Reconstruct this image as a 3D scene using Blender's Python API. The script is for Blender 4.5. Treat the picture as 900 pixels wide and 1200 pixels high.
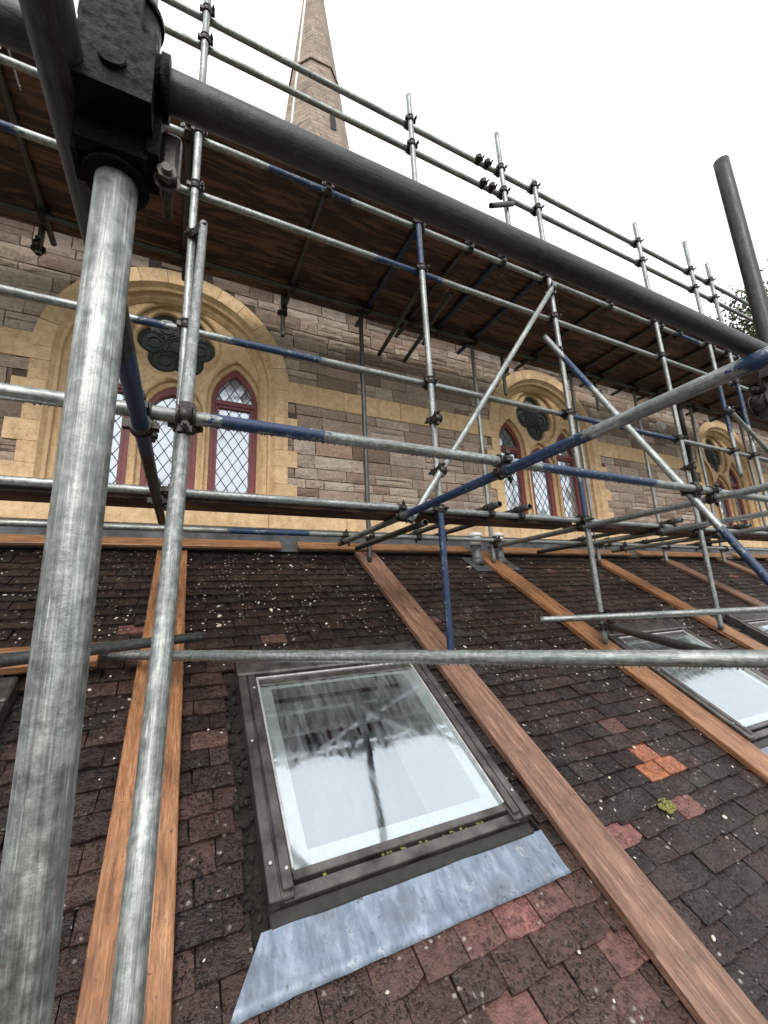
import bpy, bmesh, math, random
from mathutils import Vector, Matrix, noise

for o in list(bpy.data.objects):
    bpy.data.objects.remove(o, do_unlink=True)
scene = bpy.context.scene
COL = scene.collection
rnd = random.Random(7)
PI = math.pi

# ------------------------------------------------------------------ camera
YAW, PITCH, ROLL = 0.463182, 0.222545, -0.046078
fwd = Vector((math.sin(YAW) * math.cos(PITCH), math.cos(YAW) * math.cos(PITCH), math.sin(PITCH)))
r0 = Vector((math.cos(YAW), -math.sin(YAW), 0))
u0 = r0.cross(fwd)
right = r0 * math.cos(ROLL) + u0 * math.sin(ROLL)
up = u0 * math.cos(ROLL) - r0 * math.sin(ROLL)
cam_data = bpy.data.cameras.new('camera')
cam = bpy.data.objects.new('camera', cam_data)
COL.objects.link(cam)
m = Matrix((right, up, -fwd)).transposed().to_4x4()
cam.matrix_world = m
cam_data.sensor_fit = 'VERTICAL'
cam_data.sensor_height = 24
cam_data.lens = 491.64 / 1200 * 24
cam_data.clip_start = 0.02
cam_data.clip_end = 2000
scene.camera = cam
scene.render.resolution_x = 768
scene.render.resolution_y = 1024

# ------------------------------------------------------------------ sky, sun, exposure
SUN_EL, SUN_ROT = math.radians(58), math.radians(200)
world = bpy.data.worlds.new('World')
scene.world = world
world.use_nodes = True
wn, wl = world.node_tree.nodes, world.node_tree.links
wn.clear()
sky = wn.new('ShaderNodeTexSky')
sky.sky_type = 'NISHITA'
sky.sun_disc = False
sky.sun_elevation = SUN_EL
sky.sun_rotation = SUN_ROT
sky.dust_density = 4
hs = wn.new('ShaderNodeHueSaturation')
hs.inputs['Saturation'].default_value = 0.25
wl.new(sky.outputs[0], hs.inputs['Color'])
wtc = wn.new('ShaderNodeTexCoord')
wno = wn.new('ShaderNodeTexNoise')
wno.inputs['Scale'].default_value = 2.2
wno.inputs['Detail'].default_value = 4
wl.new(wtc.outputs['Generated'], wno.inputs['Vector'])
wr = wn.new('ShaderNodeValToRGB')
wr.color_ramp.elements[0].position = 0.3
wr.color_ramp.elements[0].color = (9.0, 9.35, 9.6, 1)
wr.color_ramp.elements[1].position = 0.75
wr.color_ramp.elements[1].color = (10.4, 10.5, 10.6, 1)
wl.new(wno.outputs['Fac'], wr.inputs['Fac'])
mx = wn.new('ShaderNodeMixRGB')
mx.inputs['Fac'].default_value = 0.88
wl.new(hs.outputs[0], mx.inputs['Color1'])
wl.new(wr.outputs[0], mx.inputs['Color2'])
bg = wn.new('ShaderNodeBackground')
bg.inputs['Strength'].default_value = 0.105
wl.new(mx.outputs[0], bg.inputs['Color'])
wo = wn.new('ShaderNodeOutputWorld')
wl.new(bg.outputs[0], wo.inputs['Surface'])
sd_ = bpy.data.lights.new('sun', 'SUN')
sd_.energy = 1.5
sd_.angle = math.radians(25)
sd_.color = (1.0, 0.96, 0.9)
sun = bpy.data.objects.new('sun', sd_)
COL.objects.link(sun)
sun_dir = Vector((-0.30, -1.0, 0.90)).normalized()
sun.rotation_euler = sun_dir.to_track_quat('Z', 'Y').to_euler()
sky.sun_elevation = math.asin(sun_dir.z)
sky.sun_rotation = math.atan2(sun_dir.x, sun_dir.y)
vs = scene.view_settings
vs.view_transform = 'Standard'
vs.look = 'None'
vs.gamma = 1
vs.exposure = 0.75
vs.use_curve_mapping = False
scene.render.engine = 'CYCLES'

# ------------------------------------------------------------------ helpers
def obj(name, mesh, mat=None, parent=None, mtx=None):
    o = bpy.data.objects.new(name, mesh)
    COL.objects.link(o)
    if mat is not None and mesh is not None and not mesh.materials:
        mesh.materials.append(mat)
    if parent is not None:
        o.parent = parent
    if mtx is not None:
        o.matrix_local = mtx
    return o

def empty(name, loc=(0, 0, 0)):
    o = bpy.data.objects.new(name, None)
    COL.objects.link(o)
    o.location = loc
    return o

def tag(o, label, cat, group=None):
    o['label'] = label
    o['category'] = cat
    if group:
        o['group'] = group
    return o

def mesh_of(bm, name, smooth=False):
    me = bpy.data.meshes.new(name)
    bm.normal_update()
    bm.to_mesh(me)
    bm.free()
    if smooth:
        for p in me.polygons:
            p.use_smooth = True
    return me

def add_box(bm, x0, x1, y0, y1, z0, z1, mtx=None):
    vs_ = [Vector((x, y, z)) for z in (z0, z1) for y in (y0, y1) for x in (x0, x1)]
    if mtx:
        vs_ = [mtx @ v for v in vs_]
    v = [bm.verts.new(c) for c in vs_]
    for f in ((0, 2, 3, 1), (4, 5, 7, 6), (0, 1, 5, 4), (2, 6, 7, 3), (0, 4, 6, 2), (1, 3, 7, 5)):
        bm.faces.new([v[i] for i in f])
    return v

def add_cyl(bm, p0, p1, r, n=12, r1=None, cap=True):
    p0, p1 = Vector(p0), Vector(p1)
    d = (p1 - p0).normalized()
    a = d.orthogonal().normalized()
    b = d.cross(a)
    r1 = r if r1 is None else r1
    A = [bm.verts.new(p0 + (a * math.cos(2 * PI * i / n) + b * math.sin(2 * PI * i / n)) * r) for i in range(n)]
    B = [bm.verts.new(p1 + (a * math.cos(2 * PI * i / n) + b * math.sin(2 * PI * i / n)) * r1) for i in range(n)]
    for i in range(n):
        f = bm.faces.new((A[i], A[(i + 1) % n], B[(i + 1) % n], B[i]))
        f.smooth = True
    if cap:
        bm.faces.new(A[::-1])
        bm.faces.new(B)

def bevelled(bm, w, seg=1):
    bmesh.ops.bevel(bm, geom=bm.edges[:], offset=w, segments=seg, affect='EDGES', profile=0.5)

# ------------------------------------------------------------------ material helper
class Mat:
    def __init__(self, name):
        self.m = bpy.data.materials.new(name)
        self.m.use_nodes = True
        self.nt = self.m.node_tree
        self.nt.nodes.clear()
        self.out = self.n('ShaderNodeOutputMaterial')
        self.p = self.n('ShaderNodeBsdfPrincipled')
        self.l(self.p.outputs[0], self.out.inputs['Surface'])
    def n(self, t, **kw):
        nd = self.nt.nodes.new(t)
        for k, v in kw.items():
            setattr(nd, k, v)
        return nd
    def l(self, a, b):
        self.nt.links.new(a, b)
    def val(self, sock, v):
        if hasattr(v, 'is_output') or hasattr(v, 'node'):
            self.l(v, sock)
        else:
            sock.default_value = v
    def coord(self, kind='Object', scale=(1, 1, 1)):
        if kind == 'World':
            g = self.n('ShaderNodeNewGeometry').outputs['Position']
        else:
            g = self.n('ShaderNodeTexCoord').outputs[kind]
        mp = self.n('ShaderNodeMapping')
        mp.inputs['Scale'].default_value = scale
        self.l(g, mp.inputs['Vector'])
        return mp.outputs[0]
    def noise(self, vec, scale, detail=4, rough=0.55, dist=0.0):
        nd = self.n('ShaderNodeTexNoise')
        nd.inputs['Scale'].default_value = scale
        nd.inputs['Detail'].default_value = detail
        nd.inputs['Roughness'].default_value = rough
        nd.inputs['Distortion'].default_value = dist
        self.l(vec, nd.inputs['Vector'])
        return nd.outputs['Fac']
    def ramp(self, fac, stops, interp='LINEAR'):
        nd = self.n('ShaderNodeValToRGB')
        cr = nd.color_ramp
        cr.interpolation = interp
        while len(cr.elements) < len(stops):
            cr.elements.new(0.5)
        for e, (p, c) in zip(cr.elements, stops):
            e.position = p
            e.color = (c, c, c, 1) if not hasattr(c, '__len__') else (*c, 1)
        self.val(nd.inputs['Fac'], fac)
        return nd.outputs['Color']
    def mix(self, fac, a, b, mode='MIX'):
        nd = self.n('ShaderNodeMixRGB', blend_type=mode)
        self.val(nd.inputs['Fac'], fac)
        for s, v in ((nd.inputs['Color1'], a), (nd.inputs['Color2'], b)):
            if hasattr(v, 'node'):
                self.l(v, s)
            else:
                s.default_value = (*v, 1)
        return nd.outputs[0]
    def math(self, op, a, b=0.0, clamp=False):
        nd = self.n('ShaderNodeMath', operation=op, use_clamp=clamp)
        self.val(nd.inputs[0], a)
        self.val(nd.inputs[1], b)
        return nd.outputs[0]
    def bump(self, h, strength=0.3, dist=0.01, prev=None):
        nd = self.n('ShaderNodeBump')
        nd.inputs['Strength'].default_value = strength
        nd.inputs['Distance'].default_value = dist
        self.l(h, nd.inputs['Height'])
        if prev is not None:
            self.l(prev, nd.inputs['Normal'])
        return nd.outputs[0]
    def attr(self, name, kind='GEOMETRY'):
        nd = self.n('ShaderNodeAttribute', attribute_name=name, attribute_type=kind)
        return nd.outputs['Fac']
    def rand(self):
        return self.n('ShaderNodeObjectInfo').outputs['Random']
    def set(self, color=None, rough=None, metal=None, normal=None, **kw):
        for k, v in (('Base Color', color), ('Roughness', rough), ('Metallic', metal), ('Normal', normal)):
            if v is None:
                continue
            if hasattr(v, 'node'):
                self.l(v, self.p.inputs[k])
            elif k == 'Base Color':
                self.p.inputs[k].default_value = (*v, 1)
            else:
                self.p.inputs[k].default_value = v
        for k, v in kw.items():
            self.val(self.p.inputs[k.replace('_', ' ')], v)
        return self.m

# --- galvanised tube with optional worn blue paint
def tube_material(name, dark=0.0, darken=0.0):
    M = Mat(name)
    c = M.coord('Object')
    ln = M.coord('Object', (1, 1, 0.06))
    info = M.n('ShaderNodeObjectInfo')
    sep = M.n('ShaderNodeVectorMath', operation='ADD')
    M.l(c, sep.inputs[0])
    cmb = M.n('ShaderNodeCombineXYZ')
    for i in range(3):
        M.l(M.math('MULTIPLY', info.outputs['Random'], 37.0 + 11 * i), cmb.inputs[i])
    M.l(cmb.outputs[0], sep.inputs[1])
    c2 = sep.outputs[0]
    n1 = M.noise(c2, 55, 6, 0.65)
    n2 = M.noise(ln, 120, 4, 0.6)
    n3 = M.noise(c2, 5, 4, 0.6)
    v = M.n('ShaderNodeTexVoronoi')
    v.inputs['Scale'].default_value = 120
    M.l(c2, v.inputs['Vector'])
    base = M.ramp(n1, [(0.25, (0.15, 0.165, 0.16)), (0.5, (0.34, 0.36, 0.35)), (0.75, (0.60, 0.62, 0.60))])
    streak = M.ramp(n2, [(0.34, 0.5), (0.60, 1.0)])
    col = M.mix(0.7, base, streak, 'MULTIPLY')
    grime = M.ramp(n3, [(0.42, 0.0), (0.70, 0.7)])
    col = M.mix(grime, col, (0.11, 0.12, 0.115))
    # rust freckles
    n5 = M.noise(c2, 24, 5, 0.7)
    rust = M.ramp(n5, [(0.64, 0.0), (0.72, 0.7)])
    col = M.mix(rust, col, (0.16, 0.10, 0.07))
    # pale oxide scratches
    n6 = M.noise(ln, 260, 2, 0.5)
    scr = M.ramp(n6, [(0.64, 0.0), (0.74, 0.7)])
    lf = M.coord('Object', (1, 1, 0.02))
    n7 = M.noise(lf, 420, 3, 0.6)
    col = M.mix(0.55, col, M.ramp(n7, [(0.38, 0.45), (0.60, 1.15)]), 'MULTIPLY')
    col = M.mix(scr, col, (0.62, 0.64, 0.62))
    n8 = M.noise(c2, 13, 5, 0.7)
    col = M.mix(M.ramp(n8, [(0.66, 0.0), (0.71, 0.6)]), col, (0.55, 0.54, 0.50))
    if darken:
        col = M.mix(darken, col, (0.02, 0.022, 0.022))  # even darkening of the whole tube
    # blue paint
    b = M.attr('blue')
    n4 = M.noise(c2, 38, 6, 0.7)
    nb = M.noise(ln, 60, 4, 0.65)
    bl = M.math('ADD', b, M.math('ADD', M.math('MULTIPLY', M.math('SUBTRACT', n4, 0.5), 1.5), M.math('MULTIPLY', M.math('SUBTRACT', nb, 0.5), 1.5)))
    blf = M.ramp(bl, [(0.47, 0.0), (0.54, 1.0)])
    bcol = M.ramp(n1, [(0.3, (0.004, 0.012, 0.036)), (0.6, (0.009, 0.032, 0.095)), (0.8, (0.05, 0.085, 0.15))])
    col = M.mix(blf, col, bcol)
    rough = M.ramp(n1, [(0.2, 0.36), (0.8, 0.64)])
    met = M.math('MULTIPLY', M.math('SUBTRACT', 1.0, blf), M.ramp(n3, [(0.45, 0.85), (0.7, 0.4)]))
    h = M.math('ADD', n1, M.math('MULTIPLY', n2, 0.5))
    nrm = M.bump(h, 0.6, 0.002)
    return M.set(col, rough, met, nrm)

M_TUBE = tube_material('galvanised_tube')
M_TUBE_DARK = tube_material('dark_tube', darken=0.72)
M_TUBE_BLACK = tube_material('near_black_tube', darken=0.86)

def steel_dark():
    M = Mat('coupler_steel')
    c = M.coord('Object')
    n1 = M.noise(c, 60, 5, 0.6)
    col = M.ramp(n1, [(0.3, (0.015, 0.013, 0.012)), (0.6, (0.05, 0.045, 0.04)), (0.8, (0.20, 0.17, 0.15))])
    return M.set(col, 0.42, 0.6, M.bump(n1, 0.5, 0.003))
M_COUP = steel_dark()

def steel_silhouette():
    M = Mat('silhouette_coupler_steel')
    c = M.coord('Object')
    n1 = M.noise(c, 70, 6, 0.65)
    col = M.ramp(n1, [(0.35, (0.0012, 0.0012, 0.0012)), (0.68, (0.003, 0.0026, 0.0026)), (0.80, (0.035, 0.022, 0.017))])  # silhouette darkness put into the base colour
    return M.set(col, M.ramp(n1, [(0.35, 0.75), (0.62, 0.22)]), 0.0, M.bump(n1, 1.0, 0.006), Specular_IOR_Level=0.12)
M_COUPB = steel_silhouette()

def wood_material(name, cols, scale=1.0, rough=0.45, stain=None):
    M = Mat(name)
    c = M.coord('Object', (1.2 * scale, 16 * scale, 16 * scale))
    c0 = M.coord('Object')
    add = M.n('ShaderNodeVectorMath', operation='ADD')
    cmb = M.n('ShaderNodeCombineXYZ')
    rr = M.rand()
    for i in range(3):
        M.l(M.math('MULTIPLY', rr, 53.0 + 17 * i), cmb.inputs[i])
    M.l(c, add.inputs[0])
    M.l(cmb.outputs[0], add.inputs[1])
    g1 = M.noise(add.outputs[0], 3.0, 6, 0.65, 0.6)
    g2 = M.noise(add.outputs[0], 14.0, 4, 0.7, 0.2)
    n3 = M.noise(c0, 2.2, 5, 0.65)
    col = M.ramp(g1, [(0.28, cols[0]), (0.5, cols[1]), (0.72, cols[2])])
    col = M.mix(0.8, col, M.ramp(g2, [(0.36, 0.42), (0.60, 1.0)]), 'MULTIPLY')
    g4 = M.noise(add.outputs[0], 42.0, 3, 0.7, 0.1)
    col = M.mix(0.6, col, M.ramp(g4, [(0.33, 0.35), (0.48, 1.0)]), 'MULTIPLY')
    col = M.mix(M.ramp(n3, [(0.45, 0.0), (0.75, 0.55)]), col, cols[0])
    tv = M.mix(1.0, col, M.ramp(rr, [(0.0, (0.78, 0.74, 0.72)), (1.0, (1.08, 1.0, 0.95))]), 'MULTIPLY')
    ck = M.coord('Object', (1.7, 7.5, 7.5))
    ak = M.n('ShaderNodeVectorMath', operation='ADD')
    M.l(ck, ak.inputs[0])
    M.l(cmb.outputs[0], ak.inputs[1])
    vk = M.n('ShaderNodeTexVoronoi')
    vk.inputs['Scale'].default_value = 1.0
    M.l(ak.outputs[0], vk.inputs['Vector'])
    tv = M.mix(M.ramp(vk.outputs['Distance'], [(0.05, 0.85), (0.13, 0.0)]), tv, tuple(x * 0.35 for x in cols[0]))
    cd_ = M.coord('Object', (2.2, 5, 5))
    nd_ = M.noise(cd_, 2.6, 6, 0.7, 0.8)
    tv = M.mix(M.ramp(nd_, [(0.54, 0.0), (0.72, 0.7)]), tv, tuple(x * 0.45 for x in cols[0]))
    # dirt specks
    n4 = M.noise(c0, 60, 3, 0.6)
    tv = M.mix(M.ramp(n4, [(0.66, 0.0), (0.72, 0.7)]), tv, (0.05, 0.035, 0.025))
    if stain:
        cs = M.coord('World', (0.8, 5.0, 1.0))
        s = M.noise(cs, 2.3, 5, 0.6, 1.2)
        tv = M.mix(M.ramp(s, [(0.47, 0.0), (0.57, 0.85)]), tv, stain)
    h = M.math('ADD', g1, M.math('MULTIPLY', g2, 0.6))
    return M.set(tv, rough, 0.0, M.bump(h, 0.45, 0.004))

M_PLANK = wood_material('wet_orange_plank', [(0.12, 0.05, 0.022), (0.34, 0.165, 0.078), (0.53, 0.31, 0.165)], rough=0.40)
M_PLANKG = wood_material('worn_plank', [(0.10, 0.055, 0.04), (0.27, 0.15, 0.105), (0.46, 0.30, 0.225)], rough=0.45)
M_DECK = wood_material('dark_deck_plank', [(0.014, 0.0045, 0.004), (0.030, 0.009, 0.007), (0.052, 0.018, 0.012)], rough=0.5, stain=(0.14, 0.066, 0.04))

def tile_material(name, kind):
    M = Mat(name)
    w = M.coord('World')
    tone = M.attr('tone', kind)
    var = M.attr('vary', kind)
    col = M.ramp(tone, [(0.0, (0.004, 0.003, 0.0027)), (0.25, (0.017, 0.0075, 0.0055)), (0.45, (0.050, 0.023, 0.018)),
                        (0.62, (0.088, 0.043, 0.035)), (0.80, (0.19, 0.078, 0.07)), (1.0, (0.36, 0.12, 0.05))])
    n1 = M.noise(w, 26, 6, 0.65)
    n2 = M.noise(w, 6.5, 5, 0.6)
    n3 = M.noise(w, 95, 4, 0.6)
    col = M.mix(0.85, col, M.ramp(n1, [(0.28, 0.30), (0.72, 1.75)]), 'MULTIPLY')
    # greyish algae film, also painting wet sheen into some tiles
    alg_sheen = M.math('MULTIPLY', M.ramp(n2, [(0.45, 0.0), (0.7, 0.8)]), M.ramp(var, [(0.2, 0.15), (0.9, 0.9)]))
    alg_sheen = M.math('MULTIPLY', alg_sheen, M.ramp(tone, [(0.6, 1.0), (0.85, 0.25)]))
    col = M.mix(alg_sheen, col, (0.050, 0.044, 0.040))
    # black moss specks
    v = M.n('ShaderNodeTexVoronoi')
    v.inputs['Scale'].default_value = 62
    v.inputs['Randomness'].default_value = 1.0
    dw = M.n('ShaderNodeVectorMath', operation='ADD')
    M.l(w, dw.inputs[0])
    nz = M.n('ShaderNodeTexNoise')
    nz.inputs['Scale'].default_value = 40
    M.l(w, nz.inputs['Vector'])
    scl = M.n('ShaderNodeVectorMath', operation='SCALE')
    M.l(nz.outputs['Color'], scl.inputs[0])
    scl.inputs['Scale'].default_value = 0.02
    M.l(scl.outputs[0], dw.inputs[1])
    M.l(dw.outputs[0], v.inputs['Vector'])
    wsl = M.coord('World', (1.5, 0.8, 0.8))
    fl = M.math('ADD', M.noise(wsl, 78, 3, 0.6, 0.6), M.math('MULTIPLY', v.outputs['Distance'], -0.22))
    spot = M.ramp(fl, [(0.45, 0.0), (0.51, 1.0)])
    gate = M.ramp(M.noise(w, 7, 4, 0.6), [(0.40, 0.0), (0.58, 1.0)])
    moss = M.math('MULTIPLY', spot, M.math('MULTIPLY', gate, M.ramp(tone, [(0.45, 1.0), (0.7, 0.45)])))
    col = M.mix(moss, col, (0.005, 0.0045, 0.004))
    # white lichen and droppings
    v2 = M.n('ShaderNodeTexVoronoi')
    v2.inputs['Scale'].default_value = 34
    M.l(dw.outputs[0], v2.inputs['Vector'])
    lsp = M.ramp(v2.outputs['Distance'], [(0.15, 1.0), (0.30, 0.0)])
    lg = M.ramp(M.noise(w, 4.2, 4, 0.6), [(0.48, 0.0), (0.56, 1.0)])
    sc = M.n('ShaderNodeSeparateColor')
    M.l(v2.outputs['Color'], sc.inputs[0])
    sel = M.ramp(sc.outputs[0], [(0.52, 0.0), (0.58, 1.0)])
    lich = M.math('MULTIPLY', M.math('MULTIPLY', lsp, lg), sel)
    col = M.mix(M.math('MULTIPLY', lich, 0.8), col, (0.36, 0.33, 0.29))
    # green tinge
    gr = M.ramp(M.noise(w, 3.1, 5, 0.65), [(0.60, 0.0), (0.78, 0.45)])
    col = M.mix(gr, col, (0.05, 0.052, 0.02))
    h = M.math('ADD', M.math('MULTIPLY', n3, 0.5), M.math('ADD', n1, M.math('MULTIPLY', moss, 0.9)))
    rough = M.ramp(n1, [(0.30, 0.20), (0.62, 0.62)])
    return M.set(col, rough, 0.0, M.bump(h, 1.0, 0.010), Specular_IOR_Level=0.5)
M_TILE = tile_material('clay_tile', 'OBJECT')
M_TILEF = tile_material('clay_tile_field', 'GEOMETRY')

def stone_material(name, kind):
    M = Mat(name)
    w = M.coord('World')
    tone = M.attr('tone', kind)
    col = M.ramp(tone, [(0.0, (0.18, 0.12, 0.088)), (0.25, (0.28, 0.20, 0.153)), (0.5, (0.345, 0.26, 0.204)), (0.75, (0.41, 0.325, 0.262)), (0.9, (0.46, 0.375, 0.308)), (1.0, (0.38, 0.25, 0.19))])
    n1 = M.noise(w, 38, 6, 0.7)
    n2 = M.noise(w, 3.0, 4, 0.6)
    ws = M.coord('World', (1, 1, 5))
    n4 = M.noise(ws, 9, 4, 0.6)
    col = M.mix(0.9, col, M.ramp(n1, [(0.25, 0.5), (0.75, 1.4)]), 'MULTIPLY')
    col = M.mix(0.5, col, M.ramp(n4, [(0.3, 0.7), (0.7, 1.2)]), 'MULTIPLY')
    col = M.mix(M.ramp(n2, [(0.5, 0.0), (0.8, 0.5)]), col, (0.13, 0.095, 0.08))
    n3 = M.noise(w, 120, 3, 0.6)
    h = M.math('ADD', n1, M.math('MULTIPLY', n3, 0.4))
    return M.set(col, 0.85, 0.0, M.bump(h, 0.8, 0.012))
M_STONE = stone_material('red_rubble_stone', 'OBJECT')
M_STONEF = stone_material('red_rubble_stone_field', 'GEOMETRY')

def sandstone():
    M = Mat('golden_sandstone')
    w = M.coord('World')
    n1 = M.noise(w, 14, 6, 0.65)
    n2 = M.noise(w, 2.2, 4, 0.6)
    n3 = M.noise(w, 70, 4, 0.6)
    rr = M.rand()
    col = M.ramp(n1, [(0.25, (0.46, 0.30, 0.155)), (0.5, (0.62, 0.44, 0.255)), (0.75, (0.72, 0.55, 0.36))])
    col = M.mix(1.0, col, M.ramp(rr, [(0, (0.86, 0.84, 0.82)), (1, (1.06, 1.04, 1.02))]), 'MULTIPLY')
    col = M.mix(M.ramp(n2, [(0.5, 0.0), (0.8, 0.4)]), col, (0.30, 0.16, 0.075))
    pit = M.ramp(n3, [(0.32, 1.0), (0.42, 0.0)])
    col = M.mix(M.math('MULTIPLY', pit, 0.6), col, (0.16, 0.09, 0.04))
    ns = M.noise(M.coord('World', (1, 1, 0.25)), 7, 5, 0.65)
    col = M.mix(M.ramp(ns, [(0.52, 0.0), (0.75, 0.45)]), col, (0.22, 0.12, 0.055))
    return M.set(col, 0.85, 0.0, M.bump(M.math('ADD', n1, M.math('MULTIPLY', n3, 0.5)), 0.4, 0.006))
M_SAND = sandstone()

def simple(name, col, rough, metal=0.0, var=0.25, scale=20, bump=0.2, coord='Object', bdist=0.003):
    M = Mat(name)
    c = M.coord(coord)
    n = M.noise(c, scale, 5, 0.6)
    lo = tuple(x * (1 - var) for x in col)
    hi = tuple(min(1, x * (1 + var)) for x in col)
    return M.set(M.ramp(n, [(0.3, lo), (0.7, hi)]), rough, metal, M.bump(n, bump, bdist))
M_MORTAR = simple('dark_mortar', (0.075, 0.054, 0.043), 0.95, var=0.4, scale=30, bump=0.5, coord='World')
M_SANDJ = simple('sandstone_joint', (0.24, 0.15, 0.075), 0.95, coord='World')
M_MAROON = simple('maroon_paint', (0.16, 0.028, 0.032), 0.42, var=0.3, scale=25, coord='World')
M_CAME = simple('lead_came', (0.035, 0.036, 0.038), 0.55, 0.3)
M_FRAME = simple('brown_grey_aluminium', (0.105, 0.096, 0.09), 0.32, 0.65, var=0.6, scale=11, coord='World')
M_FRAMEL = simple('pale_glazing_trim', (0.50, 0.50, 0.49), 0.35, 0.5, coord='World')
M_WHITE = simple('white_lining', (0.72, 0.72, 0.70), 0.6, var=0.08)
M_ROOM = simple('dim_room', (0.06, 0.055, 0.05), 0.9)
M_GASKET = simple('black_flashing_skirt', (0.016, 0.015, 0.014), 0.5, var=0.5, scale=30, coord='World')
M_SOIL = simple('roof_debris', (0.020, 0.016, 0.012), 0.9, var=0.7, scale=60, bump=1.0, coord='World', bdist=0.02)
M_UPVC = simple('white_vent_plastic', (0.62, 0.62, 0.60), 0.4, var=0.1)
M_GREYPIPE = simple('grey_vent_pipe', (0.10, 0.105, 0.11), 0.45, var=0.2)
M_IRON = simple('black_iron_pipe', (0.02, 0.02, 0.022), 0.45)
M_MOSS = simple('yellow_moss', (0.17, 0.165, 0.045), 0.9, var=0.5, scale=80, bump=0.8)
M_CHIP = simple('pale_chips', (0.50, 0.45, 0.38), 0.85, var=0.4, scale=25, coord='World')
M_GROUND = simple('churchyard_ground', (0.07, 0.085, 0.04), 0.95, var=0.5, scale=1.5, coord='World')
M_SLATE = simple('nave_slate', (0.06, 0.06, 0.065), 0.6, var=0.3, scale=8, coord='World')
M_RENDER = simple('aisle_wall_stone', (0.2, 0.13, 0.1), 0.9, var=0.4, scale=6, coord='World')

def lead_material():
    M = Mat('weathered_lead')
    w = M.coord('World')
    ws = M.coord('World', (5, 1.6, 1.6))
    n1 = M.noise(ws, 5, 6, 0.7)
    n2 = M.noise(w, 7, 6, 0.65, 0.4)
    n3 = M.noise(w, 60, 4, 0.65)
    col = M.ramp(n1, [(0.25, (0.10, 0.125, 0.165)), (0.5, (0.19, 0.235, 0.31)), (0.75, (0.36, 0.42, 0.50))])
    col = M.mix(M.ramp(n2, [(0.46, 0.0), (0.72, 0.8)]), col, (0.11, 0.12, 0.14))
    col = M.mix(M.ramp(n3, [(0.66, 0.0), (0.74, 0.6)]), col, (0.05, 0.05, 0.05))
    n5 = M.noise(w, 16, 5, 0.7, 0.6)
    col = M.mix(M.ramp(n5, [(0.60, 0.0), (0.72, 0.55)]), col, (0.50, 0.53, 0.56))
    col = M.mix(M.ramp(M.noise(w, 24, 5, 0.7), [(0.62, 0.0), (0.70, 0.8)]), col, (0.035, 0.035, 0.032))
    return M.set(col, M.ramp(n2, [(0.3, 0.30), (0.7, 0.52)]), 0.35, M.bump(M.math('ADD', n2, M.math('MULTIPLY', n1, 0.3)), 0.4, 0.01))
M_LEAD = lead_material()
M_LEADD = simple('dark_lead_flashing', (0.075, 0.08, 0.085), 0.5, 0.3, var=0.5, scale=7, coord='World', bump=0.6, bdist=0.015)

def leaded_glass(name, tint, metal):
    M = Mat(name)
    c = M.coord('World')
    n = M.noise(c, 9, 3, 0.5)
    return M.set(tint, M.ramp(n, [(0.3, 0.06), (0.7, 0.16)]), metal, M.bump(n, 0.08, 0.01))
M_PANE = leaded_glass('pale_window_pane', (0.50, 0.54, 0.59), 0.75)
M_PANED = leaded_glass('dark_rose_pane', (0.10, 0.115, 0.11), 0.45)

def sky_glass():
    M = Mat('misted_skylight_glass')
    M.nt.nodes.remove(M.p)
    w = M.coord('Object')
    ws = M.coord('Object', (7, 0.9, 1))
    tr = M.n('ShaderNodeBsdfTransparent')
    tr.inputs['Color'].default_value = (0.80, 0.86, 0.85, 1)
    gl = M.n('ShaderNodeBsdfGlossy')
    gl.inputs['Color'].default_value = (0.80, 0.87, 0.94, 1)
    n1 = M.noise(ws, 5, 6, 0.65, 0.5)
    n2 = M.noise(w, 55, 5, 0.6)
    n0 = M.noise(w, 2.6, 5, 0.6, 0.8)
    M.l(M.ramp(n1, [(0.3, 0.02), (0.7, 0.11)]), gl.inputs['Roughness'])
    M.l(M.bump(M.noise(w, 4, 3, 0.5), 0.05, 0.02), gl.inputs['Normal'])
    df = M.n('ShaderNodeBsdfDiffuse')
    df.inputs['Color'].default_value = (0.48, 0.52, 0.54, 1)
    m1 = M.n('ShaderNodeMixShader')
    m1.inputs[0].default_value = 0.52
    M.l(tr.outputs[0], m1.inputs[1])
    M.l(gl.outputs[0], m1.inputs[2])
    m2 = M.n('ShaderNodeMixShader')
    film = M.math('ADD', M.math('MULTIPLY', M.ramp(n1, [(0.35, 0.0), (0.8, 1.0)]), M.ramp(n0, [(0.35, 0.05), (0.7, 0.42)])),
                  M.ramp(n2, [(0.62, 0.0), (0.75, 0.22)]))
    M.l(film, m2.inputs[0])
    M.l(m1.outputs[0], m2.inputs[1])
    M.l(df.outputs[0], m2.inputs[2])
    M.l(m2.outputs[0], M.out.inputs['Surface'])
    return M.m
M_SKYGLASS = sky_glass()

# ------------------------------------------------------------------ roof frame of reference
SL = 0.584243
D = 1.72
EN = Vector((0, -math.sin(SL), math.cos(SL)))
ES = Vector((0, math.cos(SL), math.sin(SL)))
EX = Vector((1, 0, 0))
O = -EN * D
ROOF = Matrix((EX, ES, EN)).transposed().to_4x4()
ROOF.translation = O
def RP(x, u, h=0.0):
    return O + EX * x + ES * u + EN * h
def proj(q):
    z = q.dot(fwd)
    if z < 0.03:
        return None
    return (450 + 491.64 * q.dot(right) / z, 600 - 491.64 * q.dot(up) / z)

YW = 4.15                  # face of the nave wall
U_TOP = 3.66
SKYLIGHTS = [(-1.77, -0.645, 1), (0.335, 1.465, 0), (3.34, 4.46, 0), (5.46, 6.58, 0)]
SK_U0, SK_U1 = 0.86, 2.06

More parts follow.
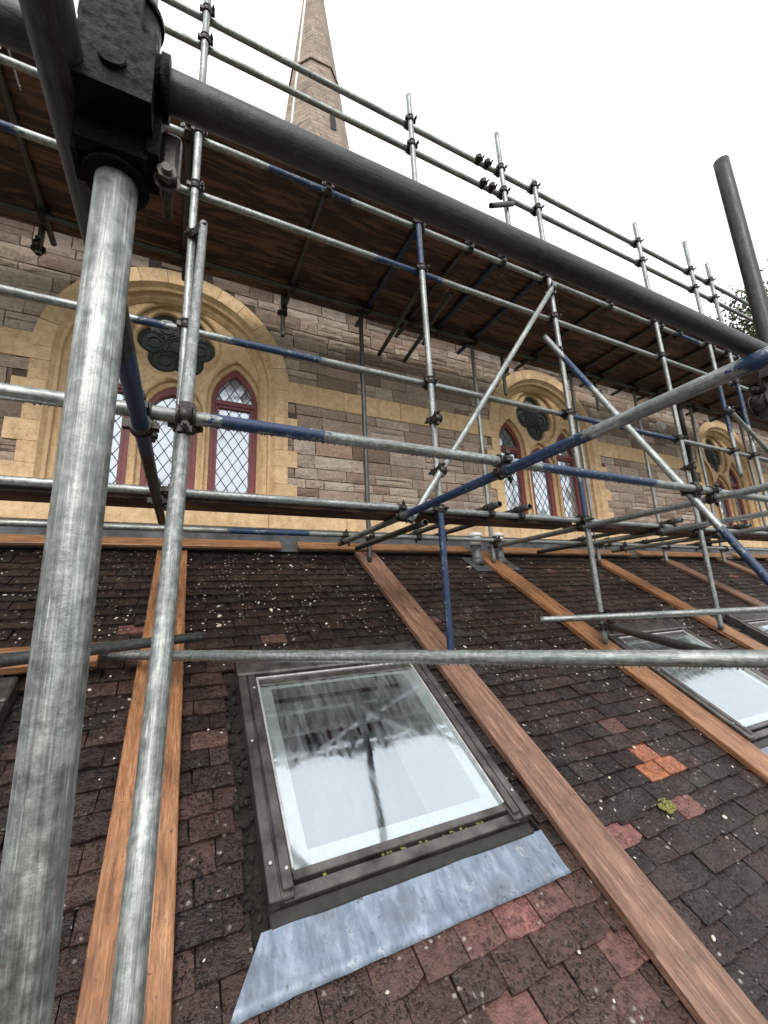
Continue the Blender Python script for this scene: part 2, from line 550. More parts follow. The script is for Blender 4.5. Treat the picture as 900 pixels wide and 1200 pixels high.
# ------------------------------------------------------------------ ground
bm = bmesh.new()
g = 400
vs4 = [bm.verts.new((x, y, -6.5)) for x, y in ((-g, -g), (g, -g), (g, g), (-g, g))]
bm.faces.new(vs4)
gr = obj('ground', mesh_of(bm, 'ground'), M_GROUND)
gr['kind'] = 'structure'

# ------------------------------------------------------------------ church nave
nave = empty('church_nave', (5, YW, -6.5))
tag(nave, 'red rubble stone church wall with golden sandstone window surrounds and leaded lancets', 'church')
def npart(name, me, mat, mtx=None):
    o = obj(name, me, mat)
    o.parent = nave
    o.matrix_parent_inverse = Matrix.Translation((-5, -YW, 6.5))
    if mtx is not None:
        o.matrix_basis = mtx
    return o

X0W, X1W = -6.0, 24.0
Z_SOLE, Z_PL0, Z_PL1 = 0.62, 0.80, 1.09
WIN_X = [-0.126, 4.86, 9.86]
R_OUT, ZC = 1.11, 2.33
Z_TOP = 3.66
R_OPEN = 0.95

def arch_half(z, r):
    if z <= ZC:
        return r
    d2 = r * r - (z - ZC) ** 2
    return math.sqrt(d2) if d2 > 0 else 0.0

# wall core (mortar bed) with arched openings
bm = bmesh.new()
def quad(bm, pts):
    return bm.faces.new([bm.verts.new(p) for p in pts])
edges_x = [X0W]
for wx in WIN_X:
    edges_x += [wx - R_OPEN, wx + R_OPEN]
edges_x.append(X1W)
YC = YW + 0.012
for i in range(0, len(edges_x), 2):
    a, b = edges_x[i], edges_x[i + 1]
    quad(bm, [(a, YC, -6.5), (b, YC, -6.5), (b, YC, Z_TOP), (a, YC, Z_TOP)])
for wx in WIN_X:
    quad(bm, [(wx - R_OPEN, YC, -6.5), (wx + R_OPEN, YC, -6.5), (wx + R_OPEN, YC, Z_PL1), (wx - R_OPEN, YC, Z_PL1)])
    n = 28
    for k in range(n):
        a0, a1 = PI - PI * k / n, PI - PI * (k + 1) / n
        xa, xb = wx + R_OPEN * math.cos(a0), wx + R_OPEN * math.cos(a1)
        za, zb = ZC + R_OPEN * math.sin(a0), ZC + R_OPEN * math.sin(a1)
        quad(bm, [(xa, YC, za), (xb, YC, zb), (xb, YC, Z_TOP), (xa, YC, Z_TOP)])
# back and ends so that the wall has a body
quad(bm, [(X0W, YW + 0.75, -6.5), (X0W, YW + 0.75, Z_TOP), (X1W, YW + 0.75, Z_TOP), (X1W, YW + 0.75, -6.5)])
quad(bm, [(X0W, YC, -6.5), (X0W, YC, Z_TOP), (X0W, YW + 0.75, Z_TOP), (X0W, YW + 0.75, -6.5)])
quad(bm, [(X1W, YC, -6.5), (X1W, YW + 0.75, -6.5), (X1W, YW + 0.75, Z_TOP), (X1W, YC, Z_TOP)])
quad(bm, [(X0W, YC, Z_TOP), (X1W, YC, Z_TOP), (X1W, YW + 0.75, Z_TOP), (X0W, YW + 0.75, Z_TOP)])
npart('wall_core', mesh_of(bm, 'wall_core'), M_MORTAR)

# nave roof; unseen eaves box added low to shade the upper wall
bm = bmesh.new()
add_box(bm, X0W, X1W, 3.80, YW + 0.4, 3.665, 3.80)
v0 = [(X0W, 3.78, 3.80), (X1W, 3.78, 3.80), (X1W, 9.5, 8.6), (X0W, 9.5, 8.6)]
quad(bm, v0)
quad(bm, [(X0W, 9.5, 8.6), (X1W, 9.5, 8.6), (X1W, 15.2, 3.80), (X0W, 15.2, 3.80)])
npart('nave_roof_shade_eaves', mesh_of(bm, 'nave_roof_shade_eaves'), M_SLATE)

# --- stones
def stone_mesh(i):
    r = random.Random(100 + i)
    bm = bmesh.new()
    nx, nz = 4, 3
    G = []
    for a in range(nx + 1):
        row = []
        for b in range(nz + 1):
            x, z = a / nx, b / nz
            edge = (a in (0, nx)) or (b in (0, nz))
            y = 0.30 if edge else -0.25 + r.uniform(-0.35, 0.35)
            xx = x + (0 if a in (0, nx) else r.uniform(-0.05, 0.05)) + (r.uniform(-0.012, 0.012) if edge else 0)
            zz = z + (0 if b in (0, nz) else r.uniform(-0.06, 0.06)) + (r.uniform(-0.03, 0.03) if edge else 0)
            row.append(bm.verts.new((xx - 0.5, y, zz - 0.5)))
        G.append(row)
    for a in range(nx):
        for b in range(nz):
            bm.faces.new((G[a][b], G[a + 1][b], G[a + 1][b + 1], G[a][b + 1]))
    ring = [G[a][0] for a in range(nx + 1)] + [G[nx][b] for b in range(1, nz + 1)] + [G[a][nz] for a in range(nx - 1, -1, -1)] + [G[0][b] for b in range(nz - 1, 0, -1)]
    back = [bm.verts.new((v.co.x, 2.0, v.co.z)) for v in ring]
    for k in range(len(ring)):
        bm.faces.new((ring[(k + 1) % len(ring)], ring[k], back[k], back[(k + 1) % len(ring)]))
    return mesh_of(bm, 'stone')
STONES = [stone_mesh(i) for i in range(8)]
for s in STONES:
    s.materials.append(M_STONE)

ZB0, ZB1 = 2.20, 2.45      # sandstone band
def jamb_out(wx_i, z):
    # long-and-short quoins: half width of the surround at height z below the band
    k = int((z - Z_PL1) / 0.185)
    return 1.20 if k % 2 == 0 else 1.10

rects = []                 # (x0,x1,z0,z1,tone)
z = Z_PL1
rs = random.Random(42)
while z < 3.62:
    hgt = rs.choice([0.075, 0.1, 0.125, 0.125, 0.15, 0.165])
    if z < ZB0 and z + hgt > ZB0 - 0.05:
        hgt = ZB0 - z
    if z >= ZB0 - 1e-4 and z < ZB1 - 1e-4:
        z = ZB1
        continue
    x = X0W + rs.uniform(-0.3, 0)
    while x < 16.5:
        ln = rs.uniform(0.18, 0.52) * (1.15 if hgt > 0.11 else 1.0)
        if hgt > 0.12 and rs.random() < 0.26:
            c = rs.uniform(0.42, 0.58)
            parts = [(x, x + ln, z, z + hgt * c), (x, x + ln, z + hgt * c, z + hgt)]
        else:
            parts = [(x, x + ln, z, z + hgt)]
        for (a, b, c0, c1) in parts:
            zm = (c0 + c1) / 2
            segs = [(a, b)]
            for i, wx in enumerate(WIN_X):
                hw = jamb_out(i, zm) - 0.002 if zm < ZB1 else max(0.0, arch_half(max(c0, ZC), R_OUT) - 0.06)
                if zm > ZB1 and c0 > ZC + R_OUT - 0.05:
                    hw = 0
                if hw <= 0:
                    continue
                L, R = wx - hw, wx + hw
                ns = []
                for (p, q) in segs:
                    if q <= L or p >= R:
                        ns.append((p, q))
                    else:
                        if p < L - 0.03:
                            ns.append((p, L))
                        if q > R + 0.03:
                            ns.append((R, q))
                segs = ns
            for (p, q) in segs:
                if q - p > 0.03:
                    rects.append((p, q, c0, c1, rs.random()))
        x += ln
    z += hgt
# sort by size in the picture
scored = []
for rc in rects:
    p, q, c0, c1, t = rc
    pts = [proj(Vector((xx, YW, zz))) for xx in (p, q) for zz in (c0, c1)]
    if any(k is None for k in pts):
        continue
    w_ = max(k[0] for k in pts) - min(k[0] for k in pts)
    h_ = max(k[1] for k in pts) - min(k[1] for k in pts)
    cx_, cy_ = sum(k[0] for k in pts) / 4, sum(k[1] for k in pts) / 4
    inside = -20 < cx_ < 915 and 200 < cy_ < 620 and c0 < 3.6
    scored.append(((w_ * h_) if inside else -1, rc))
scored.sort(key=lambda s: -s[0])
J = 0.009
rest = []
for i, (sc, rc) in enumerate(scored):
    p, q, c0, c1, t = rc
    if i < 298 and sc > 0:
        me = STONES[rs.randrange(8)]
        o = npart('stone', me, M_STONE, Matrix.Translation(((p + q) / 2, YW - rs.uniform(-0.004, 0.008), (c0 + c1) / 2)) @ Matrix.Diagonal((q - p - J, 0.018, c1 - c0 - J, 1)))
        o['tone'] = t
    else:
        rest.append(rc)
verts, faces, tones = [], [], []
for (p, q, c0, c1, t) in rest:
    me = STONES[rs.randrange(8)]
    b = len(verts)
    for v in me.vertices:
        verts.append(((p + q) / 2 + v.co.x * (q - p - J), YW + v.co.y * 0.018, (c0 + c1) / 2 + v.co.z * (c1 - c0 - J)))
        tones.append(t)
    for f in me.polygons:
        faces.append([b + k for k in f.vertices])
me = bpy.data.meshes.new('stones_far')
me.from_pydata(verts, [], faces)
at = me.attributes.new('tone', 'FLOAT', 'POINT')
at.data.foreach_set('value', tones)
o = npart('rubble_stones', me, M_STONEF)
o['kind'] = 'stuff'

# --- squared sandstone blocks: band and plinth course
def block(name, x0, x1, z0, z1, proud, depth=0.12, par=None):
    bm = bmesh.new()
    add_box(bm, x0 + 0.0015, x1 - 0.0015, YW - proud, YW + depth, z0 + 0.0015, z1 - 0.0015)
    bevelled(bm, 0.006)
    return npart(name, mesh_of(bm, name), M_SAND)
for z0, z1, proud, nm in ((ZB0, ZB1, 0.007, 'band_stone'),):
    gaps = [X0W] + sum([[wx - 1.07, wx + 1.07] for wx in WIN_X], []) + [16.5]
    for i in range(0, len(gaps), 2):
        x = gaps[i]
        while x < gaps[i + 1] - 0.01:
            ln = min(rs.uniform(0.5, 0.85), gaps[i + 1] - x)
            if gaps[i + 1] - x - ln < 0.2:
                ln = gaps[i + 1] - x
            block(nm, x, x + ln, z0, z1, proud + rs.uniform(0, 0.004))
            x += ln
x = X0W
while x < 16.5:
    ln = rs.uniform(0.6, 1.1)
    block('plinth_stone', x, x + ln, Z_PL0, Z_PL1, 0.03 + rs.uniform(0, 0.004))
    x += ln

# --- windows
def lancet(xc, zbase, zspring, zapex, w, n=12):
    h = zapex - zspring
    R = (w * w + h * h) / (2 * w)
    pts = [(xc - w, zbase), (xc + w, zbase)]
    cx = xc + w - R
    a1 = math.acos((R - w) / R)
    for k in range(n + 1):
        a = a1 * k / n
        pts.append((cx + R * math.cos(a), zspring + R * math.sin(a)))
    cx = xc - w + R
    for k in range(n - 1, -1, -1):
        a = a1 * k / n
        pts.append((cx - R * math.cos(a), zspring + R * math.sin(a)))
    return pts

def foil(xc, zc, c, a, lobes, rot, n=12):
    pts = []
    N = lobes * n
    for k in range(N):
        th = 2 * PI * k / N
        ph = (th % (2 * PI / lobes)) - PI / lobes
        r = c * math.cos(ph) + math.sqrt(max(0, a * a - (c * math.sin(ph)) ** 2))
        pts.append((xc + r * math.cos(th + rot), zc + r * math.sin(th + rot)))
    return pts

def circle(xc, zc, r, n=40):
    return [(xc + r * math.cos(2 * PI * k / n), zc + r * math.sin(2 * PI * k / n)) for k in range(n)]

def plate(name, outlines, y0, y1, bev):
    cu = bpy.data.curves.new(name, 'CURVE')
    cu.dimensions = '2D'
    cu.fill_mode = 'BOTH'
    cu.extrude = (y1 - y0) / 2 - bev
    cu.bevel_depth = bev
    cu.bevel_resolution = 1
    cu.offset = -bev
    for pts in outlines:
        sp = cu.splines.new('POLY')
        sp.points.add(len(pts) - 1)
        for p, (x, zz) in zip(sp.points, pts):
            p.co = (x, zz, 0, 1)
        sp.use_cyclic_u = True
    tmp = bpy.data.objects.new('tmp', cu)
    COL.objects.link(tmp)
    dg = bpy.context.evaluated_depsgraph_get()
    me = bpy.data.meshes.new_from_object(tmp.evaluated_get(dg))
    bpy.data.objects.remove(tmp, do_unlink=True)
    rot = Matrix.Translation((0, (y0 + y1) / 2, 0)) @ Matrix.Rotation(PI / 2, 4, 'X')
    me.transform(rot)
    me.name = name
    return me

def clip_poly(poly, conv):
    # Sutherland-Hodgman against a convex counter-clockwise polygon
    out = poly
    for i in range(len(conv)):
        a, b = conv[i], conv[(i + 1) % len(conv)]
        inp, out = out, []
        if not inp:
            break
        def side(p):
            return (b[0] - a[0]) * (p[1] - a[1]) - (b[1] - a[1]) * (p[0] - a[0])
        for j in range(len(inp)):
            p, q = inp[j], inp[(j + 1) % len(inp)]
            sp_, sq = side(p), side(q)
            if sp_ >= 0:
                out.append(p)
            if (sp_ >= 0) != (sq >= 0):
                t = sp_ / (sp_ - sq)
                out.append((p[0] + (q[0] - p[0]) * t, p[1] + (q[1] - p[1]) * t))
    return out

def ring_sweep(path0, path1, y0, y1, bm):
    # surface between two outlines of equal length
    A = [bm.verts.new((x, y0, zz)) for x, zz in path0]
    B = [bm.verts.new((x, y1, zz)) for x, zz in path1]
    for k in range(len(A) - 1):
        f = bm.faces.new((A[k], B[k], B[k + 1], A[k + 1]))
    return A, B

def arch_path(wx, r, n=32, zb=None):
    zb = Z_PL1 if zb is None else zb
    pts = [(wx + r, zb), (wx + r, (zb + ZC) / 2)]
    for k in range(n + 1):
        a = PI * k / n
        pts.append((wx + r * math.cos(a), ZC + r * math.sin(a)))
    pts += [(wx - r, (zb + ZC) / 2), (wx - r, zb)]
    return pts

def make_window(wx, wi):
    # moulded reveal: the parent mesh of the window
    bm = bmesh.new()
    prof = [(0.965, -0.013), (0.93, 0.03), (0.905, 0.045), (0.90, 0.085), (0.865, 0.10), (0.835, 0.135), (0.835, 0.36)]
    for (ra, ya), (rb, yb) in zip(prof[:-1], prof[1:]):
        ring_sweep(arch_path(wx, ra), arch_path(wx, rb), YW + ya, YW + yb, bm)
    # sloping sill
    quad(bm, [(wx - 0.97, YW - 0.03, Z_PL1 - 0.004), (wx + 0.97, YW - 0.03, Z_PL1 - 0.004), (wx + 0.97, YW + 0.4, Z_PL1 + 0.10), (wx - 0.97, YW + 0.4, Z_PL1 + 0.10)])
    win = npart('window', mesh_of(bm, 'window'), M_SAND)
    win['label'] = ['', 'three lancets and a four lobed rose under a golden arch', 'distant arch with four lobed rose and three lancets'][wi] if wi else 'three lancets under a six lobed rose in a golden arch'
    def wp(name, me, mat):
        o = obj(name, me, mat)
        o.parent = win
        o.matrix_parent_inverse = Matrix.Identity(4)
        return o
    # arch stones (voussoirs), each with its own joint
    nv = 13
    for k in range(nv):
        a0, a1 = PI * k / nv + 0.0022, PI * (k + 1) / nv - 0.0022
        bm = bmesh.new()
        zlow = ZC
        S = 4
        F, B = [], []
        pr = YW - 0.013 - rs.uniform(0, 0.003)
        for s in range(S + 1):
            a = a0 + (a1 - a0) * s / S
            for r_ in (0.963, R_OUT):
                F.append(bm.verts.new((wx + r_ * math.cos(a), pr, ZC + r_ * math.sin(a))))
                B.append(bm.verts.new((wx + r_ * math.cos(a), YW + 0.05, ZC + r_ * math.sin(a))))
        for s in range(S):
            i0 = 2 * s
            bm.faces.new((F[i0], F[i0 + 2], F[i0 + 3], F[i0 + 1]))
            bm.faces.new((F[i0 + 1], F[i0 + 3], B[i0 + 3], B[i0 + 1]))
            bm.faces.new((F[i0], B[i0], B[i0 + 2], F[i0 + 2]))
        bm.faces.new((F[0], F[1], B[1], B[0]))
        bm.faces.new((F[-2], B[-2], B[-1], F[-1]))
        wp('voussoir', mesh_of(bm, 'voussoir'), M_SAND)
    # jamb quoins
    zz = Z_PL1
    while zz < ZC - 0.01:
        z1 = min(zz + 0.185, ZC)
        if ZC - z1 < 0.05:
            z1 = ZC
        ho = jamb_out(wi, (zz + z1) / 2)
        for s in (-1, 1):
            bm = bmesh.new()
            xa, xb = sorted((wx + s * 0.963, wx + s * ho))
            add_box(bm, xa + 0.001, xb - 0.001, YW - 0.011 - rs.uniform(0, 0.003), YW + 0.08, zz + 0.0015, z1 - 0.0015)
            wp('jamb_stone', mesh_of(bm, 'jamb_stone'), M_SAND)
        zz = z1
    # tracery, two orders
    ys = YW + 0.20
    side_apex, side_spring = 2.60, 2.17
    mid_apex, mid_spring = 2.27, 1.95
    lw = 0.235
    zb = Z_PL1 + 0.06
    lc = [(wx - 0.585, side_spring, side_apex), (wx, mid_spring, mid_apex), (wx + 0.585, side_spring, side_apex)]
    lobes, rot = (6, PI / 6) if wi == 0 else (4, PI / 4)
    cc, aa = (0.212, 0.155) if wi == 0 else (0.18, 0.19)
    zr = 2.755
    outer = [(wx + x_, z_) for x_, z_ in [(0.85, zb - 0.02)] + [(0.85 * math.cos(PI * k / 32), ZC + 0.85 * math.sin(PI * k / 32)) for k in range(33)] + [(-0.85, zb - 0.02)]]
    A = [outer] + [lancet(x_, zb, s_, a_ + 0.055, lw + 0.045) for x_, s_, a_ in lc] + [circle(wx, zr, 0.415)]
    B = [outer] + [lancet(x_, zb, s_, a_, lw) for x_, s_, a_ in lc] + [foil(wx, zr, cc, aa, lobes, rot)]
    wp('tracery', plate('tracery', A, ys - 0.055, ys, 0.022), M_SAND)
    wp('inner_tracery', plate('inner_tracery', B, ys + 0.001, ys + 0.075, 0.018), M_SAND)
    # rose glazing
    yg = ys + 0.055
    bm = bmesh.new()
    f = bm.faces.new([bm.verts.new((x_, yg + 0.006, z_)) for x_, z_ in circle(wx, zr, 0.40)])
    f.normal_flip()
    rg = wp('rose_glass', mesh_of(bm, 'rose_glass'), M_PANED)
    bm = bmesh.new()
    def came_ring(xc, zc, r):
        n = 20
        P = [Vector((xc + r * math.cos(2 * PI * k / n), yg - 0.002, zc + r * math.sin(2 * PI * k / n))) for k in range(n)]
        for k in range(n):
            add_cyl(bm, P[k], P[(k + 1) % n], 0.006, 5, cap=False)
    for k in range(lobes):
        th = rot + 2 * PI * (k + 0.5) / lobes
        came_ring(wx + cc * math.cos(th), zr + cc * math.sin(th), aa * 0.78)
        came_ring(wx + cc * math.cos(th), zr + cc * math.sin(th), aa * 0.40)
    came_ring(wx, zr, 0.075)
    came_ring(wx, zr, 0.13)
    wp('rose_cames', mesh_of(bm, 'rose_cames'), M_CAME)
    # lancet frames and panes
    yf = ys + 0.030
    for li, (x_, s_, a_) in enumerate(lc):
        o1 = lancet(x_, zb, s_, a_ + 0.004, lw + 0.004)
        i1 = lancet(x_, zb + 0.05, s_, a_ - 0.085, lw - 0.045)
        fr = wp('frame', plate('frame', [o1, i1], yf, yf + 0.05, 0.006), M_MAROON)
        zt = s_ + 0.02
        bm = bmesh.new()
        add_box(bm, x_ - lw + 0.03, x_ + lw - 0.03, yf - 0.008, yf + 0.045, zt - 0.025, zt + 0.025)
        # opening casement below
        add_box(bm, x_ - lw + 0.043, x_ - lw + 0.075, yf + 0.006, yf + 0.045, zb + 0.04, zt - 0.02)
        add_box(bm, x_ + lw - 0.075, x_ + lw - 0.043, yf + 0.006, yf + 0.045, zb + 0.04, zt - 0.02)
        add_box(bm, x_ - lw + 0.07, x_ + lw - 0.07, yf + 0.006, yf + 0.045, zt - 0.055, zt - 0.02)
        wp('casement', mesh_of(bm, 'casement'), M_MAROON)
        yp = yf + 0.036
        low = [(x_ - lw + 0.07, zb + 0.03), (x_ + lw - 0.07, zb + 0.03), (x_ + lw - 0.07, zt - 0.05), (x_ - lw + 0.07, zt - 0.05)]
        upc = [p for p in lancet(x_, zt + 0.02, max(s_, zt + 0.021), a_ - 0.08, lw - 0.042)]
        pw, ph = 0.107, 0.165
        for conv in (low, upc):
            came = bmesh.new()
            xa, xb = min(p[0] for p in conv), max(p[0] for p in conv)
            za, zb_ = min(p[1] for p in conv), max(p[1] for p in conv)
            j = 0
            zz = za - ph / 2
            row = 0
            while zz < zb_ + ph / 2:
                xx = x_ - 4 * pw + (pw / 2 if row % 2 else 0)
                while xx < xb + pw:
                    e = 0.0
                    dia = [(xx - pw / 2, zz), (xx, zz - ph / 2), (xx + pw / 2, zz), (xx, zz + ph / 2)]
                    c = clip_poly(dia, conv)
                    c2 = []
                    for p in c:
                        if not c2 or (abs(p[0] - c2[-1][0]) + abs(p[1] - c2[-1][1])) > 1e-4:
                            c2.append(p)
                    if len(c2) > 2 and (abs(c2[0][0] - c2[-1][0]) + abs(c2[0][1] - c2[-1][1])) < 1e-4:
                        c2.pop()
                    area = 0
                    for k in range(len(c2)):
                        p, q = c2[k], c2[(k + 1) % len(c2)]
                        area += p[0] * q[1] - p[1] * q[0]
                    if len(c2) >= 3 and area > 0.0008:
                        mx_, mz_ = sum(p[0] for p in c2) / len(c2), sum(p[1] for p in c2) / len(c2)
                        tx, tz = rs.uniform(-0.03, 0.03), rs.uniform(-0.03, 0.03)
                        bm = bmesh.new()
                        vsf = [bm.verts.new((p[0], yp + (p[0] - mx_) * tx + (p[1] - mz_) * tz, p[1])) for p in c2]
                        vsb = [bm.verts.new((p[0], yp + 0.006, p[1])) for p in c2]
                        bm.faces.new(vsf)
                        bm.faces.new(vsb[::-1])
                        for k in range(len(c2)):
                            k2 = (k + 1) % len(c2)
                            bm.faces.new((vsf[k2], vsf[k], vsb[k], vsb[k2]))
                        wp('pane', mesh_of(bm, 'pane'), M_PANE)
                        for k in range(len(c2)):
                            p, q = c2[k], c2[(k + 1) % len(c2)]
                            if abs(abs(q[0] - p[0]) / pw - abs(q[1] - p[1]) / ph) < 0.02 and q[1] > p[1]:
                                add_cyl(came, (p[0], yp - 0.001, p[1]), (q[0], yp - 0.001, q[1]), 0.0042, 5, cap=False)
                    xx += pw
                zz += ph / 2
                row += 1
            wp('lead_cames', mesh_of(came, 'lead_cames'), M_CAME)
    # dark interior behind the tracery
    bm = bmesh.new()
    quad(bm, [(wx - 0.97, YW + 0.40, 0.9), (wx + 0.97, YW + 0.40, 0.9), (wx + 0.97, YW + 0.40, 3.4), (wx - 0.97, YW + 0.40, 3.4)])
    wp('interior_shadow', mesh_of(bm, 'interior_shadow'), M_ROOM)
for i, wx in enumerate(WIN_X):
    make_window(wx, i)

# downpipe and a round bulkhead lamp on the wall
bm = bmesh.new()
add_cyl(bm, (8.42, YW - 0.07, 0.75), (8.42, YW - 0.07, 3.70), 0.04, 12)
for zz in (1.4, 2.6, 3.4):
    add_cyl(bm, (8.42, YW - 0.07, zz), (8.42, YW - 0.07, zz + 0.06), 0.05, 12)
    add_box(bm, 8.40, 8.44, YW - 0.05, YW + 0.01, zz, zz + 0.05)
npart('downpipe', mesh_of(bm, 'downpipe'), M_IRON)
bm = bmesh.new()
bmesh.ops.create_uvsphere(bm, u_segments=14, v_segments=8, radius=0.085)
for v in bm.verts:
    v.co = Vector((v.co.x, v.co.y * 0.6, v.co.z)) + Vector((7.75, YW - 0.06, 2.97))
add_cyl(bm, (7.75, YW - 0.04, 2.97), (7.75, YW + 0.01, 2.97), 0.095, 14)
npart('bulkhead_lamp', mesh_of(bm, 'bulkhead_lamp', True), M_UPVC)

# ------------------------------------------------------------------ aisle with the tiled lean-to roof
aisle = empty('church_aisle', (5, 1.5, -6.5))
tag(aisle, 'lean-to aisle with dark mossy clay tiled roof and skylights below the church wall', 'building')
AI = Matrix.Translation((-5, -1.5, 6.5))
def apart(name, me, mat, mtx=None, parent=None):
    o = obj(name, me, mat)
    if parent is None:
        o.parent = aisle
        o.matrix_parent_inverse = AI
    else:
        o.parent = parent
    if mtx is not None:
        o.matrix_basis = mtx
    return o

U_BOT = -1.9
HB = -0.03
# roof deck with skylight openings, aisle wall below
bm = bmesh.new()
xs = [X0W]
for a, b, _ in SKYLIGHTS:
    xs += [a + 0.06, b - 0.06]
xs.append(18.0)
for i in range(len(xs) - 1):
    if i % 2 == 0:
        quad(bm, [RP(xs[i], U_BOT, HB), RP(xs[i + 1], U_BOT, HB), RP(xs[i + 1], U_TOP + 0.12, HB), RP(xs[i], U_TOP + 0.12, HB)])
    else:
        quad(bm, [RP(xs[i], U_BOT, HB), RP(xs[i + 1], U_BOT, HB), RP(xs[i + 1], SK_U0 + 0.05, HB), RP(xs[i], SK_U0 + 0.05, HB)])
        quad(bm, [RP(xs[i], SK_U1 - 0.15, HB), RP(xs[i + 1], SK_U1 - 0.15, HB), RP(xs[i + 1], U_TOP + 0.12, HB), RP(xs[i], U_TOP + 0.12, HB)])
apart('roof_deck', mesh_of(bm, 'roof_deck'), M_SOIL)
bm = bmesh.new()
e = RP(0, U_BOT + 0.25, HB)
add_box(bm, X0W, 18.0, e.y, e.y + 0.5, -6.5, e.z - 0.02)
add_box(bm, X0W, X0W + 0.4, e.y + 0.5, YW - 0.02, -6.5, e.z - 0.02)
add_box(bm, 17.6, 18.0, e.y + 0.5, YW - 0.02, -6.5, e.z - 0.02)
apart('aisle_wall', mesh_of(bm, 'aisle_wall'), M_RENDER)

def tile_mesh(i):
    r = random.Random(500 + i)
    bm = bmesh.new()
    W, L, T = 0.1595, 0.15, 0.019
    nx, ny = 4, 2
    top = []
    chip = r.random() < 0.35
    cside = r.choice((0, nx))
    camber = r.uniform(-0.001, 0.004)
    for a in range(nx + 1):
        row = []
        for b in range(ny + 1):
            x = (a / nx - 0.5) * W
            y = b / ny * L
            if b == 0:
                y += r.uniform(-0.0035, 0.0035)
                if chip and a == cside:
                    y += r.uniform(0.006, 0.016)
            zz = 0.033 - 0.14 * y + camber * (1 - (2 * a / nx - 1) ** 2) + r.uniform(-0.0012, 0.0012)
            if b == 0:
                zz -= r.uniform(0.0, 0.002)
            row.append(bm.verts.new((x + r.uniform(-0.0008, 0.0008), y, zz)))
        top.append(row)
    for a in range(nx):
        for b in range(ny):
            f = bm.faces.new((top[a][b], top[a + 1][b], top[a + 1][b + 1], top[a][b + 1]))
    ring = [top[0][b] for b in range(ny, 0, -1)] + [top[a][0] for a in range(nx + 1)] + [top[nx][b] for b in range(1, ny + 1)]
    low = [bm.verts.new((v.co.x, v.co.y + 0.001, v.co.z - T)) for v in ring]
    for k in range(len(ring) - 1):
        bm.faces.new((ring[k + 1], ring[k], low[k], low[k + 1]))
    return mesh_of(bm, 'tile')
TILES = [tile_mesh(i) for i in range(12)]
for t in TILES:
    t.materials.append(M_TILE)

rt = random.Random(11)
tiles = []
GAUGE = 0.101
ncourse = int((U_TOP - U_BOT) / GAUGE)
SPECIAL = {}
for course in range(ncourse + 1):
    u = U_TOP - 0.10 - course * GAUGE
    off = (0.0825 if course % 2 else 0.0) + rt.uniform(-0.01, 0.01)
    wob = rt.uniform(0, 10)
    x = X0W + off
    while x < 17.5:
        xc = x + 0.0825
        skip = False
        sx = 1.0
        for (a, b, kind) in SKYLIGHTS:
            if SK_U0 - 0.225 < u + 0.02 < SK_U1 - 0.07:
                le, re_ = a - 0.066 + 0.012 * math.sin(course * 2.3), b + 0.045 + 0.01 * math.sin(course * 1.7)
                if u < SK_U0 - 0.12:
                    le = a - 0.05
                L_, R_ = xc - 0.0825, xc + 0.0825
                if L_ < le < R_:
                    xc, sx = (L_ + le) / 2, (le - L_) / 0.165
                elif L_ < re_ < R_:
                    xc, sx = (R_ + re_) / 2, (R_ - re_) / 0.165
                elif L_ >= le and R_ <= re_:
                    skip = True
                if sx < 0.16:
                    skip = True
        if not skip:
            w1 = noise.noise(Vector((xc * 0.6, u * 0.8, 3.1)))
            w2 = noise.noise(Vector((xc * 1.9, u * 2.3, 8.7)))
            uu = u + 0.006 * noise.noise(Vector((xc * 1.3, course * 0.7, 1.0))) + rt.uniform(-0.004, 0.004)
            if rt.random() < 0.012:
                uu -= rt.uniform(0.01, 0.035)
            # tone: clay colour of the individual tile
            t = 0.17 + 0.10 * w1 + rt.uniform(-0.08, 0.10)
            if xc > 1.7:
                t = 0.27 + 0.08 * w1 + rt.uniform(-0.10, 0.10)
            if u < 0.68 and 0.1 < xc < 1.62:
                t = 0.55 + rt.uniform(-0.16, 0.12)
                if rt.random() < 0.05:
                    t = rt.uniform(0.66, 0.74)
            elif xc < 0.35 and u < 2.3:
                t = 0.29 + 0.1 * w1 + rt.uniform(-0.12, 0.16)
            if rt.random() < 0.006:
                t = rt.uniform(0.55, 0.74)
            # the few replaced or bleached tiles
            for (s_x, su, st) in ((2.50, 0.984, 0.93), (2.47, 0.883, 0.98), (2.635, 0.883, 0.95), (1.97, 0.69, 0.79), (2.38, 0.71, 0.76), (1.26, 0.58, 0.80),
                                 (1.05, 0.37, 0.70), (0.61, 2.26, 0.60), (1.80, 2.36, 0.68), (0.22, 1.62, 0.62)):
                if abs(xc - s_x) < 0.083 and abs(u + 0.05 - su) < 0.05:
                    t = st
            tiles.append((xc, uu, rt.uniform(-0.002, 0.004), rt.uniform(-0.035, 0.035), rt.uniform(-0.03, 0.035), rt.uniform(-0.022, 0.022), max(0, min(1, t)), rt.uniform(0.35, 1.0) if xc > 1.7 else rt.uniform(0.0, 0.55), rt.randrange(12), sx))  # higher vary past the worn plank paints in more wet sheen
        x += 0.165

